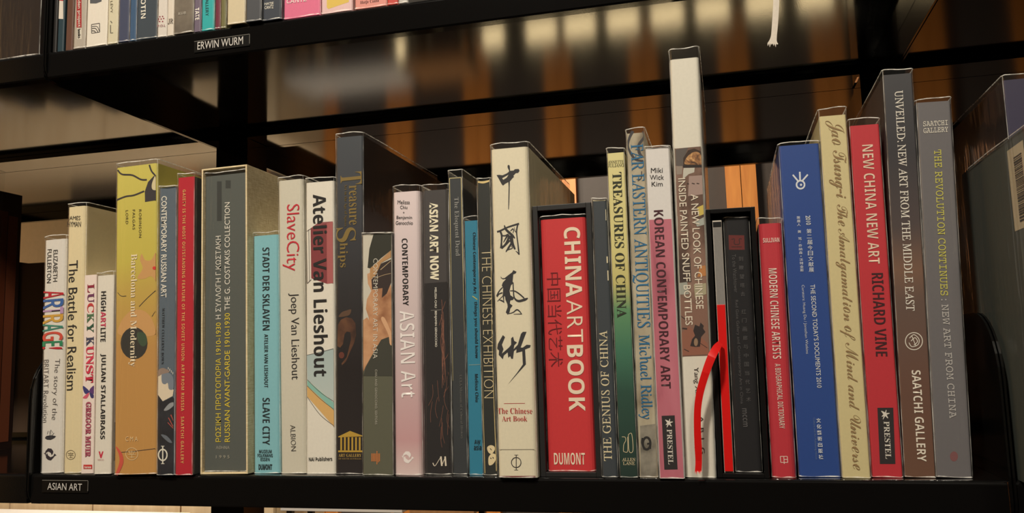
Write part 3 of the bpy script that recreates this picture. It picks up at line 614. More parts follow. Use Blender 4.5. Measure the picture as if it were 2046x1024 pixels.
# 13
b = book('book', 'shorter book with a photographed capped head, raised hand and olive jacket on its spine', (724.8, 468.7), (781.6, 465), (786, 951), (724.8, 951.5), mat('olive_grey_jacket', (96, 96, 80)), y0=.006, film=2, depth=.2, r=.001, side=mat('dark_cover', (44, 42, 38)))
c1 = lambda pts: Zc(720, 455, .2787, pts)
SK = print_mottle('photo_skin', [(150, 100, 70), (196, 146, 108), (216, 172, 134)], 45)
poly(b, 'photo_backdrop', c1([(16, 45), (225, 35), (225, 470), (18, 900)]), ink((206, 200, 186)), 1)
poly(b, 'photo_arm', c1([(18, 660), (50, 640), (60, 660), (150, 620), (205, 480), (225, 440), (230, 830), (215, 830), (205, 780), (150, 800), (90, 900), (40, 990), (18, 1030)]), SK, 2)
poly(b, 'photo_face', c1([(50, 330), (70, 320), (90, 380), (210, 390), (222, 420), (205, 500), (150, 560), (60, 640), (40, 580), (48, 510), (80, 450), (55, 400)]), SK, 3)
poly(b, 'photo_cheek', c1([(60, 640), (40, 580), (48, 510), (80, 450), (150, 420), (224, 430), (229, 760), (150, 800), (60, 720)]), SK, 2)
poly(b, 'photo_cap', c1([(95, 42), (222, 38), (222, 160), (150, 215), (70, 290), (52, 285), (65, 150)]), ink((54, 54, 46)), 2); poly(b, 'photo_cap_band', c1([(70, 290), (120, 250), (220, 160), (222, 210), (150, 250), (110, 340), (70, 370)]), ink((184, 142, 98)), 4)
poly(b, 'photo_hair', c1([(80, 370), (110, 340), (150, 255), (222, 225), (224, 390), (190, 470), (155, 500), (160, 430), (85, 440)]), ink((58, 46, 44)), 4)
strokes(b, 'photo_cap_seam', [(c1([(145, 300), (222, 235)]), 1.4), (c1([(100, 365), (160, 340), (222, 325)]), .8)], ink((196, 168, 130)), 5)
poly(b, 'photo_finger', c1([(150, 655), (175, 645), (225, 760), (228, 835), (212, 830), (200, 760)]), ink((216, 170, 132)), 4, True)
poly(b, 'photo_shoulder', c1([(40, 995), (95, 900), (150, 800), (210, 780), (230, 830), (232, 1060), (20, 1060)]), ink((66, 66, 58)), 2)
text(b, 'CONTEMPORARY ART IN ASIA', (750.7, 516), (750, 715.5), 9, ink((226, 220, 206)), 'sans', -.01, 'title_lettering', 6); text(b, 'CHIU AND GENOCCHIO, EDITORS', (751.5, 737.5), (751.5, 847), 5, ink((190, 186, 172)), 'sans', -.005, 'author_lettering', 6, 1.1)
strokes(b, 'publisher_emblem', [([(743+i*2.6, 905-(5 if i == 4 else 0)), (743+i*2.6, 921+(6 if i == 4 else 2 if i == 5 else 0))], 1.3) for i in range(7)], ink((222, 130, 66)), 3)
# 14
b = book('book', 'pale pink book with black and glowing white lettering', (783, 384), (838.5, 382), (842.4, 948.8), (788.6, 949.4), lambda b: print_grad('pink_artwork', [(0, (222, 200, 198)), (.12, (204, 160, 164)), (.2, (204, 166, 170)), (.5, (208, 190, 192)), (1, (230, 214, 216))], b.h, .4, .03, 20), film=13, depth=.2, r=.0045, y0=.008)
for s, x0, x1, ya, yb in (('Melissa', 794.6, 819, 400, 407.5), ('Chiu', 799.7, 814, 410.6, 417), ('+', 805, 808.5, 422.5, 426), ('Benjamin', 792.5, 823.3, 431, 439), ('Genocchio', 790.8, 825, 441.4, 448.5)): htext(b, s, x0, x1, ya, yb, K, 'sans', 0, 'author_lettering')
text(b, 'CONTEMPORARY', (808.5, 476), (811, 610), 11.5, K, 'bold', -.01); text(b, 'ASIAN Art', (813, 620), (817, 793.5), 29, ink((244, 238, 236)), 'bold', -.02)
dolphins(b, (814.6, 913), 13, ink((240, 232, 230)))
# 15
b = book('book', 'dark grey book with heavy white capitals above a tangle of fine red roots', (842, 382), (894.5, 378), (902.6, 948), (848, 948.3), mat('dark_grey_jacket', (70, 66, 66)), film=12, depth=.21, r=.004)
poly(b, 'dark_lower_panel', [(845.6, 566), (899.5, 562), (902.6, 947), (848, 947)], ink((42, 39, 40)), 1)
text(b, 'ASIAN ART NOW', (866.5, 404.5), (868.5, 559), 17.5, ink((240, 232, 206)), 'bold', .02); text(b, 'MELISSA CHIU   BENJAMIN GENOCCHIO', (870, 574), (871, 692.5), 5.5, WH, 'sans', .01, 'author_lettering')
c1 = lambda pts: Zc(840, 560, .3804, pts); rn = random.Random(3); st = [(c1([(55, 157), (110, 153)]), .7)]
st2 = []
for i in range(22):
    y = 150+i*14; x = 118+rn.uniform(-8, 8); w = rn.uniform(-14, 14)
    st2.append((c1([(x, y), (x+w*.6, y+60), (x+w*.2+rn.uniform(-4, 4), y+120)]), .7))
for i in range(14):
    y = 480+i*22; x = rn.uniform(60, 160); st2.append((c1([(x, y), (x+rn.uniform(-14, 10), y+60), (x+rn.uniform(-24, 14), y+110)]), .6))
st2.append((c1([(100, 235), (115, 170), (112, 100)]), .8)); st2.append((c1([(118, 150), (132, 110)]), .8)); st2.append((c1([(125, 420), (155, 370), (158, 320)]), .8))
strokes(b, 'printed_line', st, ink((150, 146, 140)), 3); strokes(b, 'printed_roots', st2, ink((138, 92, 76)), 3)
strokes(b, 'publisher_emblem', [([(865, 924), (869, 930), (876, 920), (881, 912)], (2, 1.2, 1, 1)), ([(881, 911), (883, 930)], 3.2), ([(883, 929), (890, 912)], 1.2), ([(889.5, 911), (891, 930)], 3.2)], ink((226, 214, 196)), 3)
# 16
b = book('book', 'charcoal book in a torn yellowed jacket with thin grey serif title', (897.5, 354.4), (922.5, 352.8), (934.5, 947), (905.5, 947.3), mat('charcoal_cover', (56, 59, 62)), film=14, depth=.25, r=.0008, dy=.002)
text(b, 'The Eloquent Dead', (911, 394), (914, 511), 11, ink((150, 150, 148)), 'serifb', -0.0063); text(b, 'UCLA Museum of Cultural History', (920, 748), (923, 876), 6, ink((104, 104, 102)), 'serifb', -0.0050, 'publisher_lettering')
strokes(b, 'worn_edge', [([(898.3, 356), (901, 520), (905, 760)], (1.2, .7, .5)), ([(921.8, 355), (925, 520), (930, 750), (934, 940)], (1.6, 1.4, .9, .6)), ([(898, 356), (922, 354.5)], 1.2)], ink((222, 206, 150)), 3)
# 17
b = book('book', 'short teal blue paperback with small black lettering and a yellow slash', (928.5, 442), (953.5, 440), (965.8, 948), (937.5, 948.5), mat('teal_jacket', (48, 128, 158)), film=8, depth=.15, hard=False, r=.001)
KT = ink((22, 40, 52))
text(b, 'Chinese Contemporary Art', (947, 464), (948.5, 586), 8, KT, 'bold', -.005); text(b, 'things you should know', (950, 602), (952, 715), 8, KT, 'bold', -.005); strokes(b, 'yellow_slash', [([(944, 591), (954, 598)], 1.5)], ink((206, 190, 90)), 3)
strokes(b, 'printed_line', [([(937, 728.5), (962, 727.5)], .9)], ink((150, 170, 160)), 3); text(b, 'Melissa Chiu', (952, 746.5), (953.3, 802), 6.5, KT, 'bold', -.01, 'author_lettering')
htext(b, 'AW', 948, 960, 878, 886, KT, 'bold', 0, 'publisher_lettering'); htext(b, 'asia', 947, 962, 887, 898, KT, 'bold', 0, 'publisher_lettering')
# 18
b = book('book', 'narrow black book with worn edges, outlined cream capitals and two small masks', (953, 361), (979.5, 358), (993, 951), (968.3, 950), mat('black_worn_cover', (44, 46, 44)), film=4, depth=.22, hard=False, r=.0006)
text(b, 'THE CHINESE EXHIBITION', (972, 498), (977.5, 794.5), 19.5, ink((226, 208, 168)), 'sans', -.024)
strokes(b, 'worn_edge', [([(954, 362), (958, 560), (964, 760), (969, 945)], (1.8, .8, .7, 1.2)), ([(954, 363), (966, 364), (979, 360.5)], (3, 4.5, 3)), ([(978.5, 362), (980, 430), (984, 700), (992, 940)], (1.5, .8, .8, 1.4))], ink((222, 198, 140)), 3)
c1 = lambda pts: Zc(880, 600, .371, pts)
poly(b, 'printed_mask', c1([(252, 790), (270, 778), (290, 785), (292, 805), (275, 825), (258, 815)]), CR, 2, True); poly(b, 'printed_mask', c1([(262, 838), (280, 822), (300, 832), (296, 860), (280, 882), (262, 885), (258, 860)]), CR, 2, True)
strokes(b, 'mask_marks', [(c1([(270, 845), (274, 852)]), 1.8), (c1([(282, 842), (286, 850)]), 1.8), (c1([(268, 795), (276, 805)]), 1.4)], ink((44, 46, 44)), 3)
# 19
b = book('book', 'thick cream book with four large brush written Chinese characters', (979.3, 299), (1054.5, 293), (1073.5, 957), (996.2, 956.5), mat('cream_jacket', (228, 219, 194)), film=10, depth=.24, r=.004, dy=.004)
IK = ink((56, 55, 58)); PAP = b.spine
c1 = lambda pts: Zc(980, 320, .1074, pts)
poly(b, 'brush_character', c1([(112, 275), (160, 270), (225, 278), (300, 245), (340, 215), (345, 190), (320, 140), (318, 100), (335, 82), (358, 100), (362, 140), (365, 195), (430, 190), (455, 165), (525, 160), (542, 195), (515, 235), (470, 240), (425, 290), (440, 305), (400, 345), (360, 395), (357, 560), (350, 800), (342, 915), (330, 915), (333, 700), (338, 500), (332, 405), (270, 440), (232, 472), (205, 440), (160, 355)]), IK, 1)
poly(b, 'brush_gap', c1([(218, 335), (335, 270), (300, 325), (240, 362)]), PAP, 2)
c1 = lambda pts: Zc(980, 435, .0879, pts); q = .0879
strokes(b, 'brush_character', [(c1(p), w*q if not isinstance(w, tuple) else tuple(v*q for v in w)) for p, w in (
    ([(150, 318), (230, 290), (400, 210), (650, 130)], (44, 42, 38, 44)), ([(620, 150), (595, 280), (600, 400), (625, 600), (640, 740), (658, 838)], (34, 34, 28, 28, 34, 10)), ([(655, 830), (610, 780), (570, 750)], (40, 24, 8)),
    ([(225, 310), (255, 400), (250, 560), (245, 690)], (44, 44, 36, 60)), ([(245, 690), (330, 620), (440, 510)], (56, 46, 40)), ([(315, 165), (345, 250), (420, 330), (500, 400), (555, 465)], (18, 50, 60, 56, 20)), ([(260, 400), (330, 405), (400, 370)], 32),
    ([(540, 210), (560, 300), (595, 335)], (8, 20, 20)), ([(455, 300), (505, 250), (525, 280), (510, 350)], (18, 28, 22, 14)), ([(410, 370), (350, 460), (295, 560)], (50, 34, 14)), ([(440, 400), (360, 560), (290, 650)], (60, 36, 30)),
    ([(470, 400), (490, 560), (560, 715)], (90, 76, 34)), ([(490, 560), (410, 680), (350, 775)], (50, 44, 16)), ([(350, 745), (420, 715), (495, 690), (475, 640)], (20, 28, 20, 14)))], IK, 1)
c1 = lambda pts: Zc(980, 530, .1074, pts); q = .1074
poly(b, 'brush_character', c1([(190, 200), (215, 235), (260, 235), (330, 180), (405, 125), (425, 85), (485, 115), (470, 145), (425, 165), (412, 300), (430, 320), (380, 370), (355, 470), (370, 550), (440, 600), (420, 640), (370, 650), (360, 705), (412, 745), (370, 800), (350, 890), (320, 915), (285, 870), (320, 770), (315, 720), (280, 640), (270, 580), (230, 550), (235, 420), (210, 370), (230, 315), (290, 250), (230, 258), (195, 235)]), IK, 1)
strokes(b, 'brush_character', [(c1(p), tuple(v*q for v in w)) for p, w in (([(225, 405), (160, 480), (120, 560)], (18, 22, 26)), ([(118, 575), (160, 530), (225, 505)], (34, 22, 26)), ([(240, 560), (185, 610), (130, 665)], (14, 14, 10)), ([(165, 640), (215, 655), (258, 692)], (14, 30, 8)), ([(238, 540), (250, 690)], (30, 10)),
    ([(420, 315), (428, 480), (445, 600), (520, 660), (640, 632), (695, 605)], (20, 22, 26, 44, 50, 16)), ([(362, 470), (450, 475), (540, 530), (625, 605)], (14, 24, 26, 24)), ([(335, 897), (420, 872), (490, 822), (540, 850), (585, 905)], (14, 18, 26, 22, 10)), ([(585, 900), (430, 905)], (18, 8)))], IK, 2)
c1 = lambda pts: Zc(980, 650, .1269, pts)
poly(b, 'brush_character', c1([(195, 148), (230, 180), (180, 300), (205, 370), (180, 440), (290, 345), (325, 300), (325, 200), (355, 172), (375, 240), (418, 265), (375, 310), (365, 370), (430, 300), (480, 130), (510, 97), (568, 97), (540, 170), (475, 345), (510, 345), (570, 300), (632, 305), (620, 345), (545, 375), (550, 460), (558, 610), (440, 740), (330, 865), (275, 925), (340, 840), (420, 740), (510, 610), (500, 405), (405, 430), (410, 370), (370, 400), (355, 520), (330, 525), (310, 480), (280, 505), (270, 420), (210, 470), (195, 530), (130, 460), (135, 390), (105, 360), (115, 290)]), IK, 1)
RD = ink((178, 52, 52))
strokes(b, 'red_rule', [([(1007, 805.5), (1049, 805)], .9)], RD); htext(b, 'The Chinese', 994.5, 1063.5, 814.5, 825.5, RD, 'serifb', -0.0060, 'title_lettering'); htext(b, 'Art Book', 1003, 1053.5, 830.5, 840.5, RD, 'serifb', -0.0060, 'title_lettering')
strokes(b, 'black_rule', [([(996, 897.5), (1072, 897)], .8)], ink((90, 84, 74))); phi(b, (1031.5, 923), 9.5, 10, 15, ink((60, 56, 54)), 1.4)
poly(b, 'maroon_foot_band', [(996.4, 950), (1073, 950), (1073.2, 954), (996.4, 954)], ink((116, 44, 50)), 1)
# 20
BLK = mat('black_slipcase_card', (30, 29, 29), .5, .1)
sl = slipcase('black_slipcase', 'matt black slipcase standing open with a fat red book inside', (1063, 412), (1180.5, 404), (1202, 954), (1081, 954), BLK, .0046, .19, floor_t=.004, y0=.003, group=None)
b = inside(sl, 'book', 'fat bright red book with big white bold and thin capitals inside matt black slipcase', 0, 1, .008, mat('red_jacket', (206, 54, 58)), rec=.004, film=.003, r=.006)
CW = ink((240, 220, 196))
text(b, 'CHINA', (1142.5, 453.4), (1147.2, 592.5), 33, CW, 'bold'); text(b, 'ART', (1147.5, 598), (1150, 683), 31, CW, 'sans', -.008); text(b, 'BOOK', (1148.7, 688.5), (1153.5, 820.5), 33, CW, 'bold')
text(b, '中国当代艺术', (1106, 544), (1111, 732), 28, ink((116, 24, 30)), 'plain', -.008); htext(b, 'DUMONT', 1107, 1169, 904, 927, CW, 'bold', -.005, 'publisher_lettering')
# 21
b = book('book', 'narrow slate black book with thin cream serif capitals reading upwards', (1182, 400), (1212.5, 398), (1234.8, 955), (1203.2, 955), mat('slate_black_jacket', (60, 66, 72)), film=3, depth=.2, r=.0025)
text(b, 'THE GENIUS OF CHINA', (1215, 920), (1205, 660), 16.5, ink((226, 212, 176)), 'serif', 0.004)
strokes(b, 'worn_edge', [([(1210.5, 418), (1211, 440)], 1.3), ([(1213, 512), (1213.5, 525)], 2.4), ([(1214.5, 540), (1215.3, 560)], 2), ([(1183, 401), (1212, 399.5)], 1.6)], ink((226, 214, 180)), 3)
# 22
b = book('book', 'book fading from pale yellow to dark green with black serif capitals', (1213, 307), (1246.6, 304), (1274, 955), (1240, 956), lambda b: print_grad('yellow_green_artwork', [(0, (34, 54, 48)), (.25, (44, 78, 66)), (.38, (66, 118, 94)), (.5, (98, 146, 104)), (.58, (200, 190, 122)), (.7, (216, 206, 140)), (1, (224, 214, 154))], b.h, .4, .07, 30, .3), film=9, depth=.2, r=.001)
DG = ink((50, 54, 40))
htext(b, 'ANNETTE', 1214.5, 1246, 320, 326.5, DG, 'serif', 0.004, 'author_lettering', 1); htext(b, 'JULIANO', 1215, 1246.5, 327, 333.5, DG, 'serif', 0.004, 'author_lettering', 1)
text(b, 'TREASURES OF CHINA', (1232.5, 343.7), (1242.5, 634), 19, DG, 'serifb', -0.0035)
c1 = lambda pts: Zc(1190, 590, .381, pts)
strokes(b, 'publisher_emblem', [(c1([(138, 740), (155, 742), (158, 760), (148, 780), (146, 815)]), 1), (c1([(146, 816), (168, 816), (168, 740)]), 1), (c1([(172, 728), (190, 726), (196, 812), (176, 814), (172, 728)]), 1)], CR, 3)
htext(b, 'ALLEN', 1243, 1269.5, 914, 920.5, CR, 'serif', 0.004, 'publisher_lettering'); htext(b, 'LANE', 1245, 1268.5, 921.8, 928, CR, 'serif', 0.004, 'publisher_lettering')
# 23
b = book('book', 'stone patterned book with tall blue serif capitals down its spine', (1249.8, 268), (1288.5, 264.5), (1313, 955), (1280, 955), lambda b: print_mottle('stone_artwork', [(120, 108, 90), (168, 156, 134), (186, 176, 154), (204, 194, 172)], 45, (1, 1, .5)), film=9, depth=.2, r=.0012)
BL = ink((44, 108, 152))
c1 = lambda pts: Zc(1245, 250, .1953, pts)
strokes(b, 'printed_cracks', [(c1([(100, 60), (65, 130), (50, 210), (80, 290), (130, 350), (205, 365)]), (6, 5, 4, 5, 5, 4)), (c1([(205, 60), (215, 120), (160, 200), (165, 280), (200, 330)]), (4, 5, 5, 6, 5)), (c1([(190, 470), (185, 540), (150, 570)]), 2)], ink((66, 64, 68)), 2)
text(b, 'FAR EASTERN ANTIQUITIES', (1269.5, 288), (1283.5, 654), 32, BL, 'serif', 0.004); text(b, 'Michael Ridley', (1284.5, 668), (1291, 836), 30, BL, 'serif', 0.004, 'author_lettering')
poly(b, 'printed_stone', [(1279, 850), (1309, 846), (1312.5, 950), (1280.5, 952)], print_mottle('grey_stone_print', [(92, 86, 76), (140, 134, 122), (168, 160, 146)], 60), 1)
ring(b, 'publisher_emblem', (1292, 885), 7.5, 4.5, ink((44, 42, 42)), 3, 12); strokes(b, 'publisher_emblem', [([(1284, 874), (1283, 884), (1288, 897)], 4), ([(1293, 886), (1299, 886), (1299, 896)], 3.5)], ink((44, 42, 42)), 3)
# 24
b = book('book', 'book with a white top and pink lower spine, dark condensed title and small black panel', (1289.5, 297), (1336.6, 292), (1368, 957.5), (1318, 957.5), mat('white_jacket', (222, 218, 216)), film=2, depth=.22, r=.0012)
PK = print_mottle('pink_print', [(160, 84, 100), (190, 108, 124), (198, 118, 134), (214, 140, 152)], 26, (1, 1, .35), dist=.8)
poly(b, 'pink_print', [(1293.8, 439), (1341.5, 437), (1368, 957), (1318, 957)], PK, 1)
for s, x0, x1, ya, yb in (('Miki', 1300.5, 1324, 335, 345), ('Wick', 1298.3, 1326.3, 349, 359), ('Kim', 1302, 1324, 362.5, 372)): htext(b, s, x0, x1, ya, yb, K, 'sans', 0, 'author_lettering', .6)
text(b, 'KOREAN CONTEMPORARY ART', (1315.5, 419.5), (1331, 775), 19, ink((72, 34, 44)), 'bold', -.01)
prestel(b, [(1322, 830), (1348, 829), (1354, 937), (1327.5, 937.5)], (1337.5, 857), (1340.5, 927), (1336.5, 844), 1.0)
# 25
b = book('book', 'tallest white book with a brown collage of painted bottles across its middle', (1337, 120), (1397, 115), (1430, 956), (1371, 956), mat('white_jacket', (222, 217, 204)), film=20, depth=.24, r=.003)
c1 = lambda pts: Zc(1330, 285, .1903, pts); c2 = lambda pts: Zc(1340, 470, .2439, pts)
poly(b, 'collage_print', [(1344.5, 297), (1403.5, 292), (1421, 710), (1361.5, 712)], print_mottle('collage_brown', [(70, 52, 46), (104, 78, 66), (136, 106, 92), (150, 122, 108)], 36, (1, 1, .6), dist=.6), 1)
for pts, c in (([(60, 60), (100, 60), (110, 240), (70, 250)], (120, 100, 84)), ([(105, 70), (235, 50), (200, 150), (180, 250), (110, 240)], (96, 88, 84)), ([(185, 160), (235, 80), (300, 60), (380, 90), (392, 235), (185, 250)], (62, 44, 34)), ([(182, 235), (392, 235), (392, 258), (182, 262)], (44, 36, 36)),
               ([(190, 265), (305, 262), (300, 310), (240, 330), (180, 385), (185, 290)], (196, 192, 180)), ([(110, 245), (178, 245), (170, 330), (115, 335)], (150, 136, 124)), ([(245, 350), (392, 340), (400, 540), (235, 560)], (166, 142, 134)), ([(70, 420), (110, 430), (110, 560), (80, 620)], (74, 72, 64)), ([(330, 680), (395, 650), (400, 750), (350, 770)], (206, 184, 92)), ([(310, 830), (400, 780), (405, 860), (330, 880)], (168, 172, 164)), ([(82, 770), (125, 770), (128, 880), (90, 890)], (160, 156, 148))):
    poly(b, 'collage_picture', c1(pts), ink(c), 2)
poly(b, 'collage_rock', c1([(200, 222), (225, 150), (290, 100), (350, 105), (388, 170), (386, 226), (300, 228)]), print_mottle('golden_rock', [(70, 46, 34), (150, 104, 66), (206, 158, 104), (232, 196, 140)], 140, dist=1.2), 3, True)
for pts, c in (([(48, 390), (135, 380), (150, 480), (55, 485)], (160, 160, 150)), ([(60, 200), (160, 180), (170, 380), (50, 385)], (66, 52, 46)), ([(240, 250), (285, 245), (290, 330), (220, 340)], (186, 126, 74)), ([(190, 400), (290, 390), (292, 480), (200, 510)], (168, 160, 132)), ([(55, 500), (200, 560), (300, 520), (315, 975), (70, 985)], (134, 100, 86)), ([(60, 800), (150, 740), (300, 880), (315, 970), (70, 985)], (146, 96, 78))):
    poly(b, 'collage_picture', c2(pts), ink(c), 2)
poly(b, 'collage_figure', c2([(160, 905), (175, 850), (200, 820), (185, 780), (200, 730), (235, 745), (245, 712), (272, 740), (265, 760), (285, 790), (250, 830), (240, 910), (200, 912)]), ink((52, 42, 42)), 3); disc(b, 'collage_figure', (1390.5, 683), 4, 8, ink((150, 122, 98)), 4)
strokes(b, 'collage_marks', [(c1([(225, 428), (245, 432)]), 1.6), (c1([(275, 424), (305, 432)]), 1.6), (c1([(325, 425), (352, 430)]), 1.6), (c2([(80, 660), (125, 690)]), 2), (c2([(95, 760), (135, 765)]), 3), (c2([(110, 930), (150, 950)]), 1.5), (c2([(240, 880), (300, 920)]), 1)], ink((60, 46, 42)), 3)
text(b, 'INSIDE PAINTED SNUFF BOTTLES', (1362, 356), (1377, 649), 14.5, ink((226, 214, 196)), 'sans', .006); text(b, 'A NEW LOOK OF CHINESE', (1387.5, 387.7), (1398.5, 616.7), 15, ink((226, 214, 196)), 'sans', .006)
text(b, 'Yang Xin', (1389.5, 733), (1393, 792), 12, ink((66, 60, 56)), 'sans', -.004, 'author_lettering'); text(b, 'A. B. L. G', (1401, 830), (1404.5, 905), 8, ink((66, 60, 56)), 'sans', -.004, 'author_lettering')
# 26
sl = slipcase('glossy_black_slipcase', 'glossy black slipcase standing open with one slim and one dark book', (1408, 420), (1510, 412), (1536, 954), (1436.5, 954), mat('glossy_black_card', (20, 19, 19), .25, .1), .0038, .2, floor_t=.0035, y0=.003, group=None)
add = inside(sl, 'book', 'slim volume with bare page edges above and a red strip below inside glossy slipcase', .03, .285, .006, mat('white_board', (196, 188, 176)), rec=.004, r=.0008, depth=.17, th=.0008)
b = add; x = b.w/2-.0005
V, Fc = [], []
zr = loc(b, (1447, 608))[1]
for i in range(9): box_data(-x+i*(2*x/9)+.0001, -x+(i+1)*(2*x/9)-.0001, -.0008+.0003*(i % 2), 0, zr, b.h-.006, V, Fc)
mesh_obj('page_edges', V, Fc, mat('bare_pages', (140, 136, 132), .8), b.root)
box('hollow_shade', (-x, x, -.0006, 0, b.h-.0055, b.h-.0012), mat('hollow_shade_black', (8, 8, 8), .8), b.root)  # black block, the shade of the hollow put into its colour
RED = mat('red_satin', (206, 24, 22), .35, .05)
box('red_strip', (-x, x, -.0014, 0, .001, zr), RED, b.root, bev=.0003)
b = inside(sl, 'book', 'dark book in wrinkled film with dim grey lettering and dull red seal inside glossy slipcase', .31, .97, .006, mat('near_black_cover', (31, 30, 33), .35), rec=.006, r=.004, film=.002)
GY = ink((84, 82, 84)); c1 = lambda pts: Zc(1440, 440, .1953, pts)
poly(b, 'red_seal', c1([(80, 150), (240, 152), (245, 300), (85, 300)]), ink((104, 40, 38)), 1); strokes(b, 'seal_marks', [(c1([(110, 195), (140, 190), (140, 240), (190, 240), (190, 190), (215, 190)]), 1.6), (c1([(110, 270), (215, 270)]), 1.4)], ink((60, 34, 34)), 2)
text(b, 'To the Watchtower', (1466, 508), (1471, 584), 7.5, GY, 'sans'); text(b, 'Red Gate Gallery and Contemporary Art in China', (1471, 599), (1482, 806), 7.5, GY, 'sans')
column(b, '到瞭望塔去 红门画廊与中国当代艺术', (1480, 508), (1496, 806), 9, GY); text(b, 'mccm', (1487, 815), (1489.5, 852), 9, GY, 'bold', 0, 'publisher_lettering')
# 27
b = book('book', 'shorter crimson book with one line of white condensed capitals and a window emblem', (1516.5, 448), (1560.5, 445), (1593, 956.5), (1541.5, 957), mat('crimson_jacket', (192, 50, 62)), film=10, depth=.17, r=.005)
PW = ink((238, 216, 204))
htext(b, 'SULLIVAN', 1524.5, 1557, 474.5, 484, PW, 'bold', -.01, 'author_lettering', 1.5); text(b, 'MODERN CHINESE ARTISTS', (1543.5, 535.7), (1552.7, 716), 16.5, PW, 'bold', -.012); text(b, 'A BIOGRAPHICAL DICTIONARY', (1553.5, 726), (1563, 855), 11, PW, 'bold', -.02, 'subtitle_lettering')
strokes(b, 'publisher_emblem', [([(1559, 911), (1573, 911)], 1.2), ([(1573, 911), (1574, 923)], 1.2), ([(1574, 923), (1560, 923)], 1.2), ([(1560, 923), (1559, 911)], 1.2), ([(1566, 911), (1567, 926)], 1.2), ([(1566, 917), (1574, 917)], 1.2)], PW, 3)
# 28
b = book('book', 'broad royal blue book with a white eye emblem and stacked Chinese characters', (1557, 292), (1635.4, 287), (1682, 955.5), (1596.5, 955), mat('royal_blue_jacket', (38, 72, 144)), film=5, depth=.24, r=.002)
LB = ink((222, 226, 232))
ring(b, 'eye_emblem', (1599.5, 368.7), 8, 3.2, LB, 3); disc(b, 'eye_emblem', (1600.5, 369), 2.3, 2.3, LB, 3); strokes(b, 'eye_emblem', [([(1598.6, 361), (1598, 343)], 3.2), ([(1595, 362), (1584, 349)], 3.2), ([(1603, 361), (1614, 348.5)], 3.2)], LB, 3)
text(b, '2010', (1614, 430.5), (1615.5, 449), 9.5, LB, 'sans', .01); column(b, '第二届今日文献展', (1616, 456), (1621.5, 544), 10, LB); column(b, '策展人 黄 笃/乔纳森·沃特金斯', (1595, 431), (1602.5, 543), 7, LB)
text(b, 'THE SECOND TODAY\'S DOCUMENTS 2010', (1623.5, 568), (1637.3, 774), 9.5, LB, 'sans'); text(b, 'Curators: Huang Du / Jonathan Watkins', (1603.5, 569), (1612.5, 706), 7, LB, 'sans', -.01, 'author_lettering')
column(b, '文化藝術出版社', (1635, 833), (1640.5, 918), 9, LB, 'publisher_lettering', .015); text(b, 'Culture and Art Publishing House', (1626, 834), (1631, 917), 5, ink((110, 132, 172)), 'sans', -.01, 'publisher_lettering')
# 29
b = book('book', 'pale straw book with flowing brown copperplate script', (1637, 233.5), (1690, 229), (1739.5, 952), (1684, 953), mat('straw_jacket', (212, 198, 150)), film=14, depth=.24, r=.0014, dy=-.004)
text(b, 'Jao Tsung-i', (1666, 240), (1678, 396), 38, ink((150, 122, 84)), 'thinscript', 0, 'title_lettering', 4, .9); text(b, 'The Amalgamation of Mind and Universe', (1679, 408), (1712, 938), 34, ink((150, 122, 84)), 'thinscript', 0, 'title_lettering', 4, .9)
# 30
b = book('book', 'tall crimson book with white and dark condensed capitals and a small black panel', (1697.5, 253), (1757, 247.5), (1803.5, 950), (1743, 951.5), mat('crimson_jacket', (194, 50, 60)), film=12, depth=.22, r=.0016)
text(b, 'NEW CHINA NEW ART', (1733, 289), (1747, 526.5), 22, ink((234, 208, 186)), 'bold', -.012); text(b, 'RICHARD VINE', (1752.5, 545), (1761.5, 711), 23.5, ink((66, 28, 34)), 'bold', -.012, 'author_lettering')
prestel(b, [(1753, 814), (1784.6, 813.7), (1789, 926), (1758, 926)], (1771, 841), (1775, 916), (1768.5, 827), 1.1)
# 31
b = book('book', 'very tall dark book turning brown below, with white flared capitals and a circle monogram', (1766.5, 155), (1820, 143), (1871.4, 955.5), (1807, 954.5), lambda b: print_grad('grey_brown_artwork', [(0, (112, 80, 64)), (.2, (108, 78, 66)), (.42, (104, 84, 76)), (.5, (124, 94, 78)), (.62, (82, 72, 72)), (.8, (62, 60, 64)), (1, (72, 72, 76))], b.h, .35, .08, 18), side=mat('dark_grey_cover', (66, 62, 60), .35), film=8, depth=.24, r=.001)
text(b, 'UNVEILED: NEW ART FROM THE MIDDLE EAST', (1795.5, 181), (1819, 620.5), 17, ink((232, 226, 216)), 'serif', 0.008); text(b, 'SAATCHI GALLERY', (1830, 739), (1842, 921), 18, ink((236, 226, 212)), 'bold', -.006, 'publisher_lettering')
ring(b, 'circle_monogram', (1826, 681), 17, 1.6, WH, 3); strokes(b, 'circle_monogram', [([(1817, 675), (1826, 668), (1836, 677), (1834, 688), (1822, 692), (1816, 684)], 1.4), ([(1820, 681), (1828, 674), (1833, 682), (1826, 689)], 1.4), ([(1822, 671), (1830, 691)], 1.3)], WH, 3)
# 32
b = book('book', 'grey book with yellow and white typewriter capitals next to the rounded end bracket', (1830, 211), (1900.5, 198), (1941, 957), (1873.5, 956.5), mat('mid_grey_jacket', (110, 107, 110)), film=6, depth=.22, r=.0016)
htext(b, 'SAATCHI', 1844.5, 1893.4, 240.5, 252, WH, 'mono', 0, 'publisher_lettering', 3); htext(b, 'GALLERY', 1845, 1894, 254, 265.5, WH, 'mono', 0, 'publisher_lettering', 3)
text(b, 'THE REVOLUTION CONTINUES', (1873, 299), (1886.5, 590), 15, ink((204, 198, 96)), 'mono'); text(b, ': NEW ART FROM CHINA', (1887, 597), (1904, 835), 14, ink((190, 186, 184)), 'mono')
disc(b, 'red_smudge', (1906, 911), 8, 10, ink((128, 84, 86)), 1)
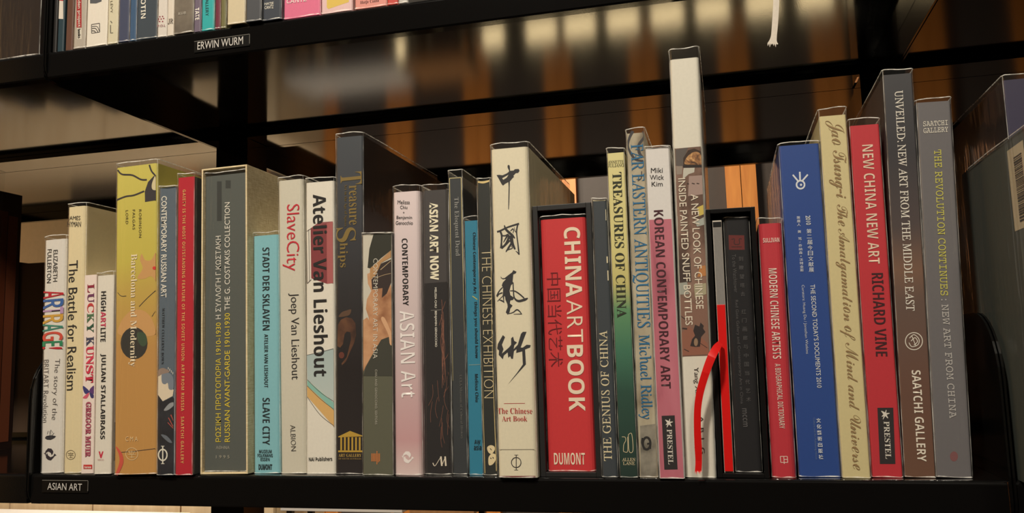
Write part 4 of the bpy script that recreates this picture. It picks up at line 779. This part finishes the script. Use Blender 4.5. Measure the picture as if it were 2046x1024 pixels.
# ------------------------------------------------------------------ red ribbon of the slim volume, hanging out over the white book
def ribbon(b, name, pts, m, fray=True):
    """flat satin ribbon: (pixel x, pixel y, world depth y, pixel width); local to the book it belongs to"""
    P = [(p[0], p[1]) for p in pts]; sp = smooth_pts(P, 6, False); n0 = len(pts); V = []; Fc = []; n = len(sp)
    def L3(px, y):
        p = at_y(px, y)-b.loc; return (p.x*b.ca-p.z*b.sa, p.y, p.x*b.sa+p.z*b.ca)
    for i, p in enumerate(sp):
        u = i/(n-1)*(n0-1); k = min(int(u), n0-2); f = u-k
        y = pts[k][2]*(1-f)+pts[k+1][2]*f; w = pts[k][3]*(1-f)+pts[k+1][3]*f
        a = sp[max(0, i-1)]; c = sp[min(n-1, i+1)]; dx, dy = c[0]-a[0], c[1]-a[1]; l = math.hypot(dx, dy) or 1
        for j, s in enumerate((-1, -.33, .33, 1)):
            curl = .0001*(abs(s)**2)
            V.append(L3((p[0]+dy/l*w/2*s, p[1]-dx/l*w/2*s), y+curl))
    for i in range(n-1):
        for j in range(3): Fc.append((i*4+j, i*4+j+1, i*4+j+5, i*4+j+4))
    if fray:
        e = pts[-1]
        for k in range(6):
            x = e[0]+(k-2.5)*e[3]/6; base = len(V)
            V += [L3((x-e[3]/12, e[1]-1), e[2]), L3((x+e[3]/12, e[1]-1), e[2]), L3((x+(k-2.5)*.5, e[1]+5+3*math.sin(k*2.1)), e[2]-.0006)]
            Fc.append((base, base+1, base+2))
    o = mesh_obj(name, V, Fc, m, b.root)
    md = o.modifiers.new('thickness', 'SOLIDIFY'); md.thickness = .00015; md.offset = 0
    return o
o = ribbon(add, 'ribbon_bookmark', [(1440, 684, .002, 10), (1432, 694, -.006, 16), (1422, 712, -.012, 17), (1410, 744, -.013, 16), (1399, 782, -.012, 15), (1394, 816, -.011, 14), (1393.5, 854, -.010, 14), (1395, 891, -.009, 14.5), (1396, 920, -.008, 13), (1395, 941, -.008, 13)], RED)
o['label'] = 'bright red satin ribbon'
# ------------------------------------------------------------------ books on the shelf above (their lower ends show)
UPG = 'art books on the upper shelf'
def ub(label, x0, x1, m, film=None, hgt=.24, y0=.002, **k):
    yl = lambda x: 101-.1358*(x-92)
    return book('book', label, (x0, 0), (x1, 0), (x1, yl(x1)), (x0, yl(x0)), m, film=film, y0=y0, z0=H, vertical=True, height=hgt, group=UPG, depth=k.pop('depth', .19), **k)
b = ub('near black book at the end of the upper row', 104, 112, mat('near_black_cover2', (30, 27, 26)), hgt=.22, y0=.004)
b = ub('thin dark teal book with a white band and red top on the upper shelf', 113.5, 126.5, mat('dark_teal_cover', (40, 58, 66)), hgt=.2, y0=.003)
rect(b, 'white_band', 113.6, 2, 126.4, 38, ink((206, 196, 184))); rect(b, 'red_band', 113.6, -40, 126.4, 2, ink((160, 40, 46)))
b = ub('thin brown book between the teal banded and red labelled books', 130, 144.5, mat('brown_cover', (92, 62, 50)), hgt=.21, y0=.003)
b = ub('book in loose clear film with a red strip and white lettering', 146, 169.5, mat('greige_cover', (178, 168, 156)), film=6, hgt=.22)
rect(b, 'red_strip', 153, -60, 163, 55, ink((168, 50, 52))); rect(b, 'white_tag', 154, 56, 163, 78, ink((220, 212, 198)))
text(b, 'eden project', (158, -4), (158.4, 54), 7, WH, 'sans', .005); text(b, 'books', (158.4, 58), (158.8, 76), 6, K, 'bold')
b = ub('broad white book with a square arc emblem on the upper shelf', 171.3, 213, mat('white_jacket', (228, 220, 208)), film=4, hgt=.25)
strokes(b, 'publisher_emblem', [([(183, 49), (199, 46.5)], 1.3), ([(199, 46.5), (199.3, 64)], 1.3), ([(199.3, 64), (183.2, 66.5)], 1.3), ([(183.2, 66.5), (183, 49)], 1.3), ([(184, 57), (191, 57), (196, 64.5)], 1.6), ([(184, 53), (194, 53), (198.5, 62)], 1.3), ([(184, 61.5), (189, 62), (191, 65)], 1.8)], ink((66, 62, 62)), 2)
poly(b, 'grey_picture', [(180, -20), (204, -20), (203, 3), (192, 7), (180, 7)], ink((86, 88, 92)), 1)
b = ub('slim ivory book with sparse grey capitals on the upper shelf', 214, 234.5, mat('ivory_jacket', (212, 204, 178)), film=3, hgt=.24)
text(b, 'LÉVY', (223.5, 2), (224, 26), 5.5, ink((120, 112, 92)), 'plain'); strokes(b, 'corner_mark', [([(221, 50), (221, 66)], 1.8), ([(220.5, 66), (226, 65.5)], 1.6), ([(221, 42), (224, 46)], 2)], ink((110, 104, 92)), 2)
b = ub('navy book in shiny wrinkled film on the upper shelf', 235.5, 257, mat('navy_jacket', (66, 72, 98)), film=3, hgt=.25, y0=.0015)
b = ub('thin mid blue book on the upper shelf', 258, 271.5, mat('mid_blue_jacket', (58, 88, 122)), film=2, hgt=.24)
b = ub('dark blue grey book with bold white capitals on the upper shelf', 272.5, 313, mat('dark_bluegrey_jacket', (60, 70, 80)), film=3, hgt=.25)
text(b, 'PERROTIN', (286.8, -42), (286.8, 37), 9.5, WH, 'bold', -.005)
b = ub('thin white book with a cluster of maroon dots', 314, 332.6, mat('white_jacket', (218, 210, 202)), film=3, hgt=.24)
for i, (dx, dy) in enumerate(((0, 0), (-5, 0), (5, -1), (-3, 5), (3, 5), (-2.5, -4.5), (3, -5), (-6.5, 3))): disc(b, 'maroon_dot', (322+dx, 38+dy), 1.5, 1.5, ink((140, 40, 60)), 1, 8)
htext(b, 'P.O.L', 315.5, 331, 49.5, 53.5, ink((140, 60, 76)), 'sans', 0, 'publisher_lettering', 1.5)
b = ub('thin pale book with a two letter serif monogram', 333.2, 346.5, mat('pale_jacket', (206, 196, 182)), hgt=.23)
htext(b, 'JR', 336, 346, 38, 48, ink((90, 80, 72)), 'serifb', -0.0025, 'publisher_lettering', 1)
b = ub('grey brown book printed with a blurred photograph on the upper shelf', 347.2, 386, lambda b: print_mottle('greybrown_photo', [(84, 76, 68), (118, 108, 96), (142, 132, 118)], 30), film=4, hgt=.26, y0=.001)
htext(b, 'KUB', 357, 372, 24, 29, ink((176, 168, 156)), 'bold', 0, 'publisher_lettering', 2)
b = ub('thin mauve grey book with white capitals on the upper shelf', 386.8, 401, mat('mauve_jacket', (104, 92, 108)), hgt=.23)
text(b, 'TATE', (394.3, 16), (394.6, 40), 8, WH, 'bold', -.005)
b = ub('bright turquoise book on the upper shelf', 402.3, 427, mat('bright_turquoise', (44, 170, 172)), film=2, hgt=.24)
text(b, 'THE GALLERY', (413.5, -30), (414, 32), 6, ink((40, 90, 96)), 'sans')
b = ub('thin maroon book on the upper shelf', 429, 439.7, mat('maroon_jacket', (112, 34, 58)), film=2, hgt=.24)
b = ub('thin olive green book on the upper shelf', 440.4, 451, mat('olive_jacket', (112, 108, 66)), film=2, hgt=.24)
b = ub('cream book in loose film jutting over the upper shelf edge', 453.5, 489, mat('cream_jacket2', (210, 196, 166)), film=4, hgt=.26, y0=-.004)
b = ub('plain charcoal book in loose film on the upper shelf', 491, 521.5, mat('plain_charcoal', (72, 74, 80)), film=4, hgt=.26, y0=-.004)
b = ub('dark navy book with two lines of white capitals on the upper shelf', 525, 562, mat('dark_navy', (52, 58, 70)), film=4, hgt=.26, y0=-.001)
htext(b, 'HATJE', 529, 547, 5, 11, WH, 'sans', .01, 'publisher_lettering', 2); htext(b, 'CANTZ', 529, 547, 11.8, 17.5, WH, 'sans', .01, 'publisher_lettering', 2)
b = ub('wide hot pink book on the upper shelf', 567, 640, mat('hot_pink_jacket', (222, 110, 146)), film=5, hgt=.27)
htext(b, 'CANTZ', 573, 613, -3, 5, ink((236, 206, 208)), 'bold', 0, 'publisher_lettering', 5)
b = ub('blush pink book with a yellow corner on the upper shelf', 642, 704, mat('blush_jacket', (226, 190, 190)), film=4, hgt=.26)
poly(b, 'yellow_picture', [(653, -20), (697, -20), (697, 4), (656, 18), (653, 15)], ink((222, 190, 92)), 1)
b = ub('salmon pink book with small dark serif lettering on the upper shelf', 709, 772.5, mat('salmon_jacket', (222, 146, 136)), film=3, hgt=.26)
htext(b, 'Hatje Cantz', 720, 757, 0, 7, ink((112, 64, 60)), 'serifb', -0.0025, 'publisher_lettering', 4.5)
b = ub('thin scarlet book on the upper shelf', 773.5, 795, mat('scarlet_jacket', (200, 56, 46)), film=2, hgt=.24)
b = ub('thin pale grey book next to the scarlet one', 796, 815, mat('palegrey_jacket', (190, 184, 178)), film=2, hgt=.24)
b = ub('book on the upper shelf trailing a frayed white ribbon over the edge', 1530, 1580, mat('taupe_jacket', (130, 118, 104)), hgt=.25)
o = ribbon(b, 'ribbon_bookmark', [(1552, -108, .001, 12), (1552, -96, -.004, 12), (1551.5, -60, -.006, 12), (1551, 0, -.006, 12), (1549, 40, -.006, 12), (1546.5, 70, -.006, 11.5), (1545, 80, -.006, 14), (1544, 87, -.006, 21)], mat('white_ribbon', (206, 196, 182), .6, .1))
o['label'] = 'frayed off-white ribbon end'
# ------------------------------------------------------------------ shelf labels
def shelf_label(label, tl, tr, br, bl, s, a, c, h, z, upper):
    b = Bk(); b.y0 = -.0009; b.lean = 0; b.ca, b.sa = 1, 0
    q = [at_y(p, b.y0) for p in (tl, tr, br, bl)]; x0 = (q[0].x+q[3].x)/2; x1 = (q[1].x+q[2].x)/2
    zt = min((q[0].z+q[1].z)/2, z-.001); zb = max((q[2].z+q[3].z)/2, z-LIP+.001)
    b.w = x1-x0; b.h = zt-zb; b.loc = Vector(((x0+x1)/2, b.y0, zb)); b.root = empty('shelf_label', b.loc)
    box('label_strip', (-b.w/2, b.w/2, 0, .0006, 0, b.h), mat('black_label_film', (17, 16, 15), .3), b.root)
    GE = mat('label_edge', (150, 146, 138), .3)
    box('clear_edge', (-b.w/2, b.w/2, -.0002, .0007, b.h-.0003, b.h), GE, b.root); box('clear_edge', (b.w/2-.0003, b.w/2, -.0002, .0007, b.h*.15, b.h), GE, b.root)
    text(b, s, a, c, h, ink((196, 192, 186)), 'sans', 0, 'lettering', 3)
    tag(b.root, label, 'label')
shelf_label('black strip label with white artist name on the upper shelf lip', (388, 83), (499, 67.5), (499, 90), (388, 106), 'ERWIN WURM', (395, 92), (486, 80.5), 14, H, True)
shelf_label('black strip label with white ASIAN ART lettering on the lower shelf lip', (84, 957), (176, 960.5), (176, 985), (84, 982), 'ASIAN ART', (95.5, 970.3), (164, 972.5), 11.5, 0, False)
# ------------------------------------------------------------------ neighbouring bays
def plain_book(label, x0, x1, y0, z0, h, depth, m, side, film=None, group=None):
    b = Bk(); b.lean = 0; b.ca, b.sa = 1, 0; b.w = x1-x0; b.h = h; b.depth = depth; b.r = .0016; b.y0 = y0; b.loc = Vector(((x0+x1)/2, y0, z0+.0002)); b.root = empty('book', b.loc)
    outer = rounded_u(b.w, depth, .0016); th = .002; n = len(outer); inner = [(x*(1-2*th/b.w), y if y >= depth*.2 else y+th) for x, y in outer]; V = []; Fc = []; fm = []
    for z in (0, h): V += [(x, y, z) for x, y in outer]+[(x, y, z) for x, y in inner]
    for i in range(n-1):
        Fc += [(i, i+1, 2*n+i+1, 2*n+i), (n+i+1, n+i, 3*n+i, 3*n+i+1), (2*n+i, 2*n+i+1, 3*n+i+1, 3*n+i), (i+1, i, n+i, n+i+1)]; fm += [0 if 3 <= i < n-4 else 1]*4
    mesh_obj('cover', V, Fc, [m, side], b.root, fmat=fm); box('pages', (-b.w/2+th+.0003, b.w/2-th-.0003, th+.0008, depth-.003, .003, h-.003), PAGES, b.root)
    if film: add_film(b, film)
    tag(b.root, label, 'book', group); return b
NB = 'books in the neighbouring bays'
BR = mat('brown_leather', (98, 50, 32), .35); DB = mat('dark_umber', (44, 30, 26), .35)
b = plain_book('big dark brown book seen side on in the neighbouring bay', -.305, -.2626, .012, 0, .352, .228, DB, DB, film=.028, group=NB)
side_patch(b, 'brown_panel', 1, .005, .205, .01, .325, BR); side_patch(b, 'brown_ridge', 1, .206, .222, .01, .32, mat('brown_leather_edge', (120, 66, 44), .35))
for i, (x0, x1, h) in enumerate(((-.70, -.65, .24), (-.645, -.61, .26), (-.60, -.56, .25), (-.555, -.50, .27), (-.495, -.45, .26), (-.445, -.375, .286), (-.37, -.33, .25), (-.32, -.27, .27), (-.26, -.21, .24), (-.2, -.15, .25))):
    m = mat('rear_cover', ((70, 40, 30), (44, 34, 30), (58, 48, 44), (36, 34, 36))[i % 4], .5)
    t = empty('book', ((x0+x1)/2, RY0+.01, .0002)); w = (x1-x0)/2; d = .22
    V, Fc = box_data(-w, -w+.002, 0, d, 0, h); box_data(w-.002, w, 0, d, 0, h, V, Fc); box_data(-w+.002, w-.002, d-.002, d, 0, h, V, Fc)
    mesh_obj('cover', V, Fc, m, t); box('pages', (-w+.0022, w-.0022, .004, d-.003, .003, h-.003), mat('dull_pages', (92, 72, 56), .8), t)
    tag(t, ('reddish brown', 'umber', 'greyish brown', 'charcoal')[i % 4]+' book on the rear shelf behind the big brown book, page edges forward', 'book', 'dark books on the rear shelf')
b = plain_book('grey green book with a barcode sticker jutting out of the neighbouring bay', .9062, .9352, -.092, 0, .2525, .17, mat('grey_green_jacket', (92, 98, 92), .35), mat('grey_green_jacket', (92, 98, 92), .35), film=.001, group=NB)
m_st = ink((218, 206, 176), 'sticker'); side_patch(b, 'barcode_sticker', -1, .012, .047, b.h-.068, b.h-.008, m_st)
xs = -b.w/2-.0004; V = []; Fc = []; rn = random.Random(5); z = b.h-.063
while z < b.h-.016:
    t_ = rn.choice((.0005, .0009, .0014)); n = len(V); V += [(xs, .017, z), (xs, .034, z), (xs, .034, z+t_), (xs, .017, z+t_)]; Fc.append((n+3, n+2, n+1, n)); z += t_+rn.choice((.0006, .0009))
mesh_obj('barcode_bars', V, Fc, ink((60, 52, 46)), b.root)
b = plain_book('dark violet navy book standing behind the barcoded book', .9375, .985, .05, 0, .326, .22, mat('violet_navy', (66, 62, 84), .35), mat('violet_black', (40, 35, 36), .35), film=.004, group=NB)
b = plain_book('glossy umber book on the upper shelf of the neighbouring bay', -.078, -.014, .004, H, .26, .2, mat('glossy_umber', (40, 29, 23), .3), DB, film=.004, group=NB)
b = plain_book('second umber book on the upper shelf of the neighbouring bay', -.145, -.082, .002, H, .26, .2, mat('glossy_umber2', (36, 27, 23), .3), DB, film=.004, group=NB)
# ------------------------------------------------------------------ furniture in the room beyond
def cabinet(name, label, cat, x0, x1, y0, y1, z1, m, ndoor, group=None):
    t = empty(name, ((x0+x1)/2, y0, FLOOR)); w = (x1-x0)/2; h = z1-FLOOR
    box('body', (-w, w, .022, y1-y0, .06, h-.03), m, t); box('plinth', (-w+.03, w-.03, .05, y1-y0-.03, 0, .06), mat('plinth', (30, 28, 26), .7), t); box('top', (-w-.01, w+.01, 0, y1-y0, h-.03, h), m, t)
    dw = 2*w/ndoor
    for i in range(ndoor):
        dd = box('door', (-w+i*dw+.004, -w+(i+1)*dw-.004, .002, .021, .07, h-.036), m, t); box('handle', (-w+(i+1)*dw-.05, -w+(i+1)*dw-.035, -.012, .002, h*.6, h*.75), mat('dark_handle', (40, 38, 36), .4), dd)
    tag(t, label, cat, group); return t
cabinet('sideboard', 'pale honey wood sideboard in the room beyond the shelving', 'cabinet', -3.4, -1.17, 2.5, 2.95, -.22, W_PALE, 5)
def side_table(label, x0, x1, z1, m):
    t = empty('side_table', ((x0+x1)/2, 2.5, FLOOR)); w = (x1-x0)/2; h = z1-FLOOR
    box('tabletop', (-w, w, 0, .24, h-.04, h), m, t, bev=.002)
    for sx in (-1, 1):
        for sy in (.03, .21): box('leg', (sx*(w-.03)-.012, sx*(w-.03)+.012, sy-.012, sy+.012, 0, h-.04), mat('dark_handle', (40, 38, 36), .4), t)
    tag(t, label, 'table')
side_table('light grey narrow table standing next to the pale wood sideboard', -1.14, -.6, -.455, mat('light_grey_lacquer', (206, 198, 186), .5))
side_table('tan wood narrow table standing next to the light grey one', -.57, -.3, -.455, wood('tan_wood', (150, 104, 62), (172, 124, 78)))
t = empty('reading_table', (-2.15, 1.95, FLOOR)); box('tabletop', (-.75, .62, 0, .5, .92, .95), mat('white_laminate', (240, 236, 228), .4), t, bev=.003)
for sx in (-.7, .57):
    for sy in (.05, .45): box('leg', (sx-.02, sx+.02, sy-.02, sy+.02, 0, .92), mat('white_laminate', (240, 236, 228), .4), t)
tag(t, 'white topped reading table in front of the pale wood sideboard', 'table')
t = cabinet('display_bench', 'long low dark bench along the far wall carrying glowing light boxes', 'bench', -2.5, 1.7, 3.62, 3.92, -1.12, mat('dark_bench', (44, 38, 34), .5), 8)
GLOW = mat('lit_diffuser', (255, 226, 170), .5, 0, emit=6)
for i, x in enumerate((-2.2, -1.62, -1.05, -.5, -.22, .0, .24, .48, .72, .98, 1.24, 1.48)):
    t = empty('light_box', (x, 3.72, -1.12)); w = .085 if i > 3 else .06
    box('housing', (-w-.01, w+.01, 0, .1, 0, .15), mat('box_housing', (60, 54, 48), .5), t); box('diffuser', (-w, w, -.004, .0, .02, .13), GLOW, t)
    tag(t, 'small glowing light box standing on the low bench by the far wall', 'lamp', 'light boxes on the far bench')
flush_text()
